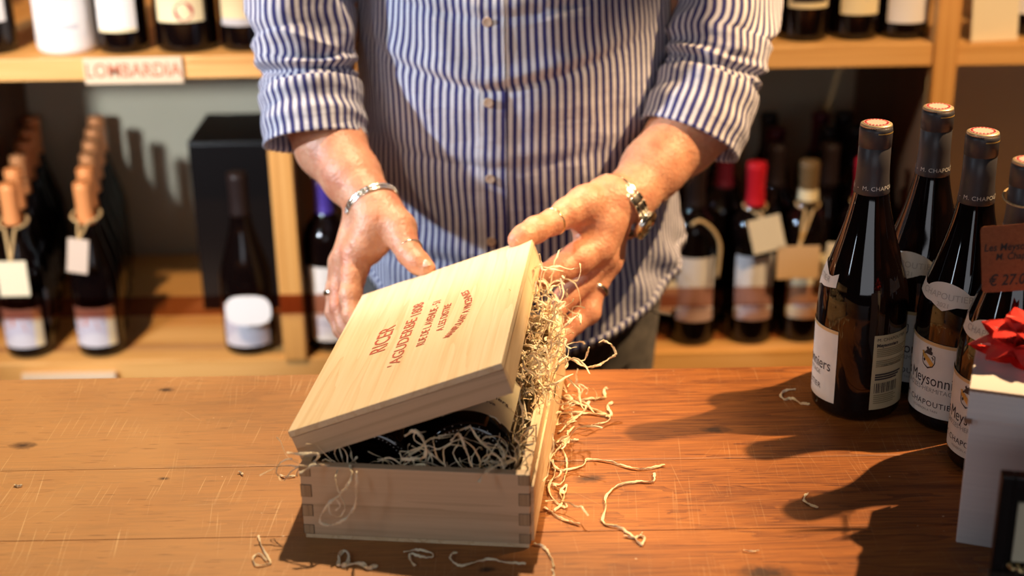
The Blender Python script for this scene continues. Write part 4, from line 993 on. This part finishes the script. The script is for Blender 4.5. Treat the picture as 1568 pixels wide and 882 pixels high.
for s in (-1, 1):
    bb((s * .09, 1.93, -.02), (s * .10, 1.92, -.45), .10, .065); bb((s * .10, 1.92, -.45), (s * .11, 1.95, -.86), .062, .04); bb((s * .11, 1.95, -.90), (s * .12, 1.80, -.915), .038, .030, .03)
body = MB()
Vb, Fb = sdf_mesh(BD, .011, .03); body.add(Vb, Fb.tolist())
for V_, F_ in hands: body.add(V_, F_.tolist())
bo = mb_obj(body, 'body', M_skin, man)
hair = MB(); V_, F_ = sdf_mesh([(np.array((0, 1.95, .70)), np.array((0, 1.94, .745)), .078, .078, .02)], .008, .02); hair.add(V_, F_.tolist()); mb_obj(hair, 'hair', M_headhair, man)
for s in (-1, 1):
    e_ = MB(); e_.lathe([(.0001, -.011), (.008, -.008), (.0115, 0), (.008, .008), (.0001, .011)], 14, 0, Matrix.Translation((s * .030, 1.842, .69))); mb_obj(e_, 'eye', mat('eye_white', (.8, .78, .74), .2), bo)
mo = MB(); mo.tube([(-.022, 1.850, .628), (0, 1.843, .626), (.022, 1.850, .628)], .0045, 8); mb_obj(mo, 'mouth', mat('lips', (.5, .2, .16), .5), bo)
# nails
def nail(c, d, up, L, W, parent=bo):
    d = Vector(d).normalized(); up = Vector(up); up = (up - d * up.dot(d)).normalized(); sd = d.cross(up); V = []; F = []; n = 8
    for i in range(n + 1):
        for j in range(n + 1):
            a = (i / n * 2 - 1); b = (j / n * 2 - 1); a2 = a * sqrt(1 - b * b / 2); b2 = b * sqrt(1 - a * a / 2)
            V.append(Vector(c) + d * a2 * L + sd * b2 * W + up * (.0016 - .0045 * (b2 ** 2) - .0020 * a2 ** 2))
    for i in range(n):
        for j in range(n): k = i * (n + 1) + j; F.append((k, k + 1, k + n + 2, k + n + 1))
    m = MB(); m.add(V, F); mb_obj(m, 'fingernail', M_nail, parent)
view = lambda p: (cC - Vector(p)).normalized()
p = Vector(A3(799, 364, 1.521)); dthumb = Vector(A3(792, 368, 1.516)) - Vector(A3(820, 352, 1.536)); nail(p + Vector((-.001, -.010, .0045)), dthumb, Vector((-.2, -.85, .5)), .0075, .0068)
p = Vector(A3(648, 409, 1.535)); dthumb = Vector(A3(652, 412, 1.533)) - Vector(A3(627, 388, 1.553)); nail(p + Vector((.0035, -.006, .0090)), dthumb, Vector((.35, -.5, .8)), .0070, .0062)
# fair hairs on the forearms
hm = MB()
def arm_hair(pts, n, side):
    for _ in range(n):
        t = rng.random() * (len(pts) - 1.001); k = int(t); f_ = t - k
        a, b = pts[k], pts[k + 1]; c = Vector(a[0] * (1 - f_) + b[0] * f_); r = a[1] * (1 - f_) + b[1] * f_; ax = Vector(b[0] - a[0]).normalized()
        u = ax.cross(Vector((0, -1, 0))).normalized(); v = u.cross(ax); th = rng.uniform(-1.5, 1.5); nrm = v * cos(th) + u * sin(th)
        if nrm.y > 0: nrm = -nrm
        q = c + nrm * r; d = (ax * rng.uniform(.3, 1) + u * rng.uniform(-.6, .6)).normalized(); L = rng.uniform(.005, .010)
        hm.tube([q, q + d * L * .5 + nrm * .0018, q + d * L + nrm * .0022], [.00013, .00011, .00004], 3)
arm_hair([(A3(1045, 212, 1.735), .0435), (A3(1000, 258, 1.690), .0365), (A3(966, 300, 1.650), .0300)], 420, 1)
arm_hair([(A3(506, 222, 1.725), .0415), (A3(538, 270, 1.672), .0335)], 90, 1)
h_ = mb_obj(hm, 'arm_hair', M_hair, bo); h_['kind'] = 'stuff'

# --- trousers
TR = []
for a, b, r1, r2 in [((-.08, 1.925, .03), (.0, 1.925, .03), .135, .14), ((.0, 1.925, .03), (.075, 1.925, .03), .14, .135), ((-.095, 1.925, -.02), (-.10, 1.925, -.45), .118, .078), ((-.10, 1.925, -.45), (-.11, 1.955, -.89), .078, .062),
                    ((.095, 1.925, -.02), (.10, 1.925, -.45), .118, .078), ((.10, 1.925, -.45), (.11, 1.955, -.89), .078, .062)]:
    TR.append((np.array(a), np.array(b), r1, r2, .05))
tr = MB(); V_, F_ = sdf_mesh(TR, .009, .03); tr.add(V_, F_.tolist()); tro = mb_obj(tr, 'trousers', M_jeans, man)
pk = MB(); pk.tube(spline([at(978, 472, Y=1.80), at(992, 470, Y=1.795), at(1005, 478, Y=1.80), at(1026, 482, Y=1.83)], 12), .0022, 6); mb_obj(pk, 'pocket_seam', M_jeans, tro)
for s in (-1, 1):
    sh = MB(); V_, F_ = sdf_mesh([(np.array((s * .115, 1.97, -.905)), np.array((s * .125, 1.77, -.915)), .043, .036, .02)], .008, .02); sh.add(V_, F_.tolist()); mb_obj(sh, 'shoe', mat('dark_leather', (.03, .02, .015), .4), man)

# --- shirt
TX, TY = 0.010, 1.895
def trunk(u, z):
    """point on the shirt body; u = angle from the front (right positive), z = height"""
    a = interp(z, [-.15, -.05, .05, .15, .30, .42, .48, .52, .555], [.205, .208, .204, .203, .203, .196, .180, .135, .075])
    b = interp(z, [-.15, -.05, .05, .15, .24, .34, .45, .52, .555], [.160, .165, .178, .192, .196, .178, .140, .105, .070])
    if z < .10: a += .028 * (1 - (z + .15) / .25) * (1 if u > 0 else .3) * min(1, abs(sin(u)))
    return Vector((TX + a * sin(u), TY - b * cos(u) * (1.0 if cos(u) > 0 else .75), z))
def crease(u, z, zc, su, A, wd, u0=-.18):
    zz_ = zc + su * abs(u - u0) ** 1.3; d = z - zz_
    g = math.exp(-(d / wd) ** 2); g2 = math.exp(-((d - wd * 2.2) / (wd * 1.8)) ** 2)
    f_ = math.exp(-((u - u0) / .75) ** 2); return (-A * g + A * .9 * g2) * f_
def rg(x, y, z=0.0): return 1 - abs(noise.noise(Vector((x, y, z)))) * 2
def shirt_pt(u, z):
    p = trunk(u, z); q = trunk(u + .02, z); n = Vector((q.y - p.y, -(q.x - p.x), 0)).normalized()
    s = u * .2
    d = 0.0
    d += .0050 * noise.noise(Vector((s * 10, z * 6, 1.0))) + .0022 * noise.noise(Vector((s * 28, z * 20, 4)))
    # drapes running down and outwards
    d += .0045 * rg(s * 14 + z * 7, z * 3 - s * 2, 7) * interp(z, [-.1, .0, .2, .35], [1.2, 1.0, .6, .5])
    d += crease(u, z, .262, .050, .0050, .006) + crease(u, z, .345, .03, .0022, .006) + crease(u, z, .168, .02, .0022, .007)
    d += crease(u, z, .035, -.02, .0035, .009, -.5)
    if u > .5:      # horizontal folds in the flared tail on the right side
        w_ = min(1, (u - .5) * 2) * interp(z, [-.1, .12, .2], [1, 1, 0]); d += w_ * (.0055 * sin((z + .15 * u) * 75 + 1.0) * rg(s * 5, z * 9, 2) + .004)
    if z > .5: d *= max(0, 1 - (z - .5) / .05)
    return p + n * d
def hem_z(u):
    x = abs(sin(u)) * .235
    zf = -.100 + .100 * (x / .235) ** 2.4
    return zf if cos(u) > 0 else lerp(0.0, -.11, min(1, -cos(u) * 1.3))
PU = (753 - 784) / 1300 / .2 - .045     # angle of the button line
def stripe_u(u, z):
    s = .198 * u
    lean = -.030 * max(0, .17 - z) * (1 if u < PU else .2) * 3.0
    pull = .0018 * math.tanh((z - (.262 + .05 * abs(u - PU) ** 1.3)) / .004) * math.exp(-((u - PU) / .6) ** 2)
    wav = .0030 * noise.noise(Vector((s * 5, z * 9, 9)))
    return s + lean * (abs(s) + .02) + pull + wav
NU, NZ = 300, 200
def cloth_grid(u0, u1, nu, nz, zlo, ztop, off=0.0, du=0.0, closed=False):
    V = []; U = []; F = []
    for i in range(nu + 1):
        u = lerp(u0, u1, i / nu); zl = zlo(u)
        for j in range(nz + 1):
            z = lerp(zl, ztop, (j / nz)); p = shirt_pt(u, z)
            if off: 
                c = trunk(u, z); q = trunk(u + .02, z); n = Vector((q.y - c.y, -(q.x - c.x), 0)).normalized(); p = p + n * off
            V.append(p); U.append((stripe_u(u, z) + du, z))
    for i in range(nu):
        for j in range(nz): k = i * (nz + 1) + j; F.append((k, k + nz + 1, k + nz + 2, k + 1))
    return V, F, U
sm = MB(); V, F, U = cloth_grid(-pi, pi, NU, NZ, hem_z, .555); sm.add(V, F, 0, U)
# hem turned up: a narrow doubled edge
hv = []; hf = []; hu = []
for i in range(NU + 1):
    u = lerp(-pi, pi, i / NU); z0 = hem_z(u)
    for j, (dz, of) in enumerate([(.0, -.001), (-.001, .0012), (.006, .0026), (.011, .0022), (.012, .0)]):
        p = shirt_pt(u, z0 + dz); c = trunk(u, z0); q = trunk(u + .02, z0); n = Vector((q.y - c.y, -(q.x - c.x), 0)).normalized(); hv.append(p + n * of); hu.append((stripe_u(u, z0) + .0045, z0 + dz))
for i in range(NU):
    for j in range(4): k = i * 5 + j; hf.append((k, k + 5, k + 6, k + 1))
sm.add(hv, hf, 0, hu)
# sleeves
def sleeve_rings(path, n, seed, spin=0.0):
    """path: list of (point, radius, flatten) -> rings of frames"""
    P = spline([p for p, r in path], n); out = []
    R_ = [interp(i / (n - 1) * (len(path) - 1), range(len(path)), [r for p, r in path]) for i in range(n)]
    for i in range(n):
        T = (P[min(i + 1, n - 1)] - P[max(i - 1, 0)]).normalized()
        if i > n * .72:
            f_ = (i - n * .72) / (n * .28); T = (T * (1 - f_) + END_T[seed] * f_).normalized()
        A_ = T.cross(Vector((0, -1, 0))).normalized(); B_ = A_.cross(T).normalized(); out.append((P[i], T, A_, B_, R_[i]))
    return out
END_T = {1: Vector((0.10, -.55, -1)).normalized(), 2: Vector((-.50, -.55, -.95)).normalized()}
def sleeve_pt(fr_, a, t, seed, amp=1.0):
    P, T, A_, B_, R_ = fr_
    s = a * .06; L = t * .30
    sg = -1 if seed == 1 else 1
    n1 = rg(s * 12 + L * 6 * sg, L * 26, seed * 5.0) * .0072 + noise.noise(Vector((s * 18, L * 40, seed + .5))) * .0036 + noise.noise(Vector((cos(a) * 1.3, sin(a) * 1.3, L * 12 + seed))) * .0070
    # compression folds just above the rolled cuff
    g = math.exp(-((t - .66) / .055) ** 2); n1 += g * (.0050 * sin(L * 240 + 2.2 * sin(a * 2 + seed)) - .003)
    r = R_ + n1 * amp * (1 if t < .70 else .25)
    return P + A_ * (cos(a) * r) + B_ * (sin(a) * r * .93)
def sleeve(path, seed, tcuff=.74, nseg=170, nr=130):
    fr_ = sleeve_rings(path, nr, seed); V = []; U = []; F = []
    for i, f_ in enumerate(fr_):
        t = i / (nr - 1)
        for k in range(nseg + 1):
            a = -pi / 2 + 2 * pi * k / nseg; V.append(sleeve_pt(f_, a, t, seed)); U.append((a * .059 + .004 * noise.noise(Vector((a, t * 9, seed * 3.0))), t * .3))
    for i in range(nr - 1):
        for k in range(nseg): q = i * (nseg + 1) + k; F.append((q, q + 1, q + nseg + 2, q + nseg + 1))
    sm.add(V, F, 0, U)
    # rolled cuff: outer layer, lip and inner layer
    cu = MB(); V = []; U = []; F = []; i0 = int(tcuff * (nr - 1)); rows = []
    for i in range(i0, nr): rows.append((fr_[i], i / (nr - 1), .0042 + .0012 * sin((i - i0) * .35), 0))
    rows = [(fr_[i0], i0 / (nr - 1), -.001, 0)] + rows
    e = fr_[-1]; rows += [((e[0] + e[1] * .0018, *e[1:]), 1.0, .0034, 0), ((e[0] + e[1] * .0026, *e[1:]), 1.0, .0010, 0), ((e[0] + e[1] * .0016, *e[1:]), 1.0, -.0014, 0)]
    for i in range(nr - 1, i0 + 4, -3): rows.append((fr_[i], i / (nr - 1), -.0030, 0))
    for f_, t, of, _ in rows:
        P, T, A_, B_, R_ = f_
        for k in range(nseg + 1):
            a = -pi / 2 + 2 * pi * k / nseg; p = sleeve_pt(f_, a, t, seed); o = (p - P).normalized()
            of2 = of + .0012 * noise.noise(Vector((a * 3, t * 14, seed * 2.0)))
            V.append(p + o * of2); U.append((a * .059 + .0049 + .0015 * noise.noise(Vector((a, t * 6, seed * 7.0))), t * .3))
    for i in range(len(rows) - 1):
        for k in range(nseg): q = i * (nseg + 1) + k; F.append((q, q + 1, q + nseg + 2, q + nseg + 1))
    cu.add(V, F, 0, U); return cu
def V3(px, py, Y): return at(px, py, Y=Y)
cuL = sleeve([(Vector((-.150, 1.915, .485)), .070), (Vector((-.205, 1.88, .43)), .068), (V3(462, -20, 1.825), .0625), (V3(467, 55, 1.800), .0605), (V3(472, 115, 1.780), .0575), (V3(478, 165, 1.758), .0570), (V3(484, 214, 1.735), .0600)], 1)
cuR = sleeve([(Vector((.165, 1.915, .485)), .070), (Vector((.222, 1.89, .43)), .068), (V3(1117, -20, 1.835), .0590), (V3(1106, 55, 1.812), .0580), (V3(1092, 110, 1.792), .0585), (V3(1076, 160, 1.768), .0600), (V3(1056, 211, 1.742), .0600)], 2)
shirt = mb_obj(sm, 'shirt', M_shirt, man)
for cu in (cuL, cuR): mb_obj(cu, 'cuff', M_shirt, shirt)
# placket with buttons
u_l, u_r = PU - .060, PU + .095
pl = MB(); V, F, U = cloth_grid(u_l, u_r, 16, 200, lambda u: hem_z(u) + .002, .50, .0024, .0036); pl.add(V, F, 0, U)
for uu, sg in ((u_l, 1), (u_r, -1)):
    V = []; F = []; U2 = []
    for j in range(201):
        z = lerp(hem_z(uu) + .002, .50, j / 200); p = shirt_pt(uu, z); c = trunk(uu, z); q = trunk(uu + .02, z); n = Vector((q.y - c.y, -(q.x - c.x), 0)).normalized(); V += [p + n * .0024, p - n * .001]; U2 += [(0, z), (0, z)]
        if j: k = 2 * j; F.append((k - 2, k, k + 1, k - 1))
    pl.add(V, F, 0, U2)
mb_obj(pl, 'placket', M_shirt, shirt)
for py in (-75, 37, 155, 272, 372):
    z = at(754, py, Y=TY - .19).z; u = PU; p = shirt_pt(u, z); c = trunk(u, z); q = trunk(u + .02, z); n = Vector((q.y - c.y, -(q.x - c.x), 0)).normalized()
    M = Matrix.Translation(p + n * .0030) @ n.to_track_quat('Z', 'Y').to_matrix().to_4x4()
    b_ = MB(); b_.lathe([(.0056, 0), (.0060, .0012), (.0056, .0022), (.0046, .0019), (.0001, .0017)], 20, 0, M); bt = mb_obj(b_, 'button', M_button, shirt)
    hl = MB()
    for dx in (-.0011, .0011):
        for dy in (-.0011, .0011): hl.lathe([(.00045, .0017), (.00045, .0021)], 6, 0, M @ Matrix.Translation((dx, dy, 0)))
# collar (above the frame)
col_ = MB(); V = []; F = []; U2 = []
for k in range(41):
    a = 2 * pi * k / 40; 
    for r, z in ((.072, .545), (.064, .590), (.072, .592), (.088, .548)): V.append((TX + r * sin(a), 1.925 - r * .95 * cos(a), z)); U2.append((a * .06, z))
for k in range(40):
    for j in range(3): q = k * 4 + j; F.append((q, q + 4, q + 5, q + 1))
col_.add(V, F, 0, U2); mb_obj(col_, 'collar', M_shirt, shirt)

# --- jewellery
def ring_frame(c, axis, up=(0, -1, 0)):
    T = Vector(axis).normalized(); A_ = T.cross(Vector(up)).normalized(); B_ = A_.cross(T).normalized(); return Vector(c), T, A_, B_
def finger_ring(pa, pb, t, r, wd, th, m, name, label=None, stone=False):
    a = Vector(pa); b = Vector(pb); c, T, A_, B_ = ring_frame(a.lerp(b, t), b - a); mb = MB(); n = 40; V = []; F = []; prof = [(-wd, 0), (-wd * .7, th), (0, th * 1.35), (wd * .7, th), (wd, 0), (0, -th * .5)]
    for k in range(n):
        an = 2 * pi * k / n; d = A_ * cos(an) + B_ * sin(an)
        for x, h in prof: V.append(c + T * x + d * (r + h))
    for k in range(n):
        for j in range(6): F.append((k * 6 + j, k * 6 + (j + 1) % 6, ((k + 1) % n) * 6 + (j + 1) % 6, ((k + 1) % n) * 6 + j))
    mb.add(V, F); o = mb_obj(mb, name, m, man)
    if label: o['label'] = label
finger_ring(A3(618, 368, 1.572), A3(635, 399, 1.543), .50, .0146, .0014, .0010, M_silver, 'ring', 'thin silver thumb ring')
finger_ring(A3(515, 436, 1.608), A3(513, 478, 1.592), .32, .0128, .0028, .0014, M_silver, 'ring', 'broad silver ring')
finger_ring(A3(846, 340, 1.558), A3(866, 329, 1.575), .10, .0150, .0014, .0010, M_goldring, 'ring', 'thin gold thumb ring')
finger_ring(A3(920, 416, 1.604), A3(905, 458, 1.582), .62, .0148, .0030, .0016, M_silver, 'ring', 'broad silver ring on a bent finger')
def link_band(c, axis, r, rb, nl, wd, parent_name, rows, label, skip=None, thick=.0016):
    c, T, A_, B_ = ring_frame(c, axis); root = bpy.data.objects.new(parent_name, None); COL.objects.link(root); root.empty_display_size = .02
    root.parent = man; root.location = c - Vector(man.location); root['label'] = label
    for k in range(nl):
        an = 2 * pi * k / nl
        if skip and skip[0] < math.degrees(an) < skip[1]: continue
        for (x0, x1, dz, m) in rows:
            d = A_ * cos(an) * r + B_ * sin(an) * rb; tn = (-A_ * sin(an) * r + B_ * cos(an) * rb).normalized(); nr_ = T.cross(tn).normalized()
            if nr_.dot(d) < 0: nr_ = -nr_
            M = Matrix.Translation(c + d) @ Matrix((( T.x, tn.x, nr_.x, 0), (T.y, tn.y, nr_.y, 0), (T.z, tn.z, nr_.z, 0), (0, 0, 0, 1)))
            seg = 2 * pi * max(r, rb) / nl * .46
            mb = MB(); mb.box(x0 * wd, x1 * wd, -seg, seg, -thick / 2 + dz, thick / 2 + dz, 0, .0005, M); mb_obj(mb, 'link', m, root)
    return root, (c, T, A_, B_)
wc = A3(943, 317, 1.634); wa = A3(1000, 258, 1.690) - A3(938, 322, 1.625)
wat, (c, T, A_, B_) = link_band(wc, wa, .0392, .0375, 22, .0094, 'wristwatch', [(-1, -.45, 0, M_silver), (-.40, .40, .0004, M_steeldark), (.45, 1, 0, M_silver)], 'steel bracelet watch with round champagne dial', thick=.0026)
# watch case on the outer side of the wrist
cd_ = Vector(A3(990, 348, 1.635)) - c; cd_ = (cd_ - T * cd_.dot(T)).normalized(); cd_ = (cd_ + Vector((0, -.35, .30))).normalized(); cd_ = (cd_ - T * cd_.dot(T)).normalized()
Xw = T; Yw = cd_.cross(Xw).normalized(); c0 = c + cd_ * .0385
M = Matrix(((Xw.x, Yw.x, cd_.x, c0.x), (Xw.y, Yw.y, cd_.y, c0.y), (Xw.z, Yw.z, cd_.z, c0.z), (0, 0, 0, 1)))
mb = MB(); mb.lathe([(.0150, -.003), (.0182, -.0015), (.0188, .003), (.0178, .0062), (.0158, .0072), (.0150, .0062), (.0148, .0050)], 40, 0, M, True); mb_obj(mb, 'watch_case', M_silver, wat)
mb = MB(); mb.lathe([(.0148, .0048), (.0147, .0056)], 32, 0, M); mb_obj(mb, 'dial', M_dial, wat)
mb = MB()
for k in range(12):
    a = k * pi / 6; mb.box(.0105, .0132, -.0004, .0004, .0056, .0062, 0, 0, M @ Matrix.Rotation(a, 4, 'Z'))
mb.box(0, .0085, -.0004, .0004, .0060, .0064, 0, 0, M @ Matrix.Rotation(.9, 4, 'Z')); mb.box(0, .0115, -.0003, .0003, .0064, .0067, 0, 0, M @ Matrix.Rotation(2.6, 4, 'Z')); mb_obj(mb, 'hands_and_markers', M_goldring, wat)
mb = MB(); mb.lathe([(.0022, 0), (.0022, .004)], 12, 0, M @ Matrix.Translation((0, .0185, .0025)) @ Matrix.Rotation(-pi / 2, 4, 'X')); mb_obj(mb, 'crown', M_silver, wat)
bc_ = A3(571, 316, 1.628); ba = A3(538, 262, 1.680) - A3(578, 338, 1.612)
link_band(bc_, ba, .0318, .0310, 30, .0042, 'bracelet', [(-1, -.1, 0, M_silver), (.1, 1, .0006, M_silver)], 'silver flat link bracelet', thick=.0022)
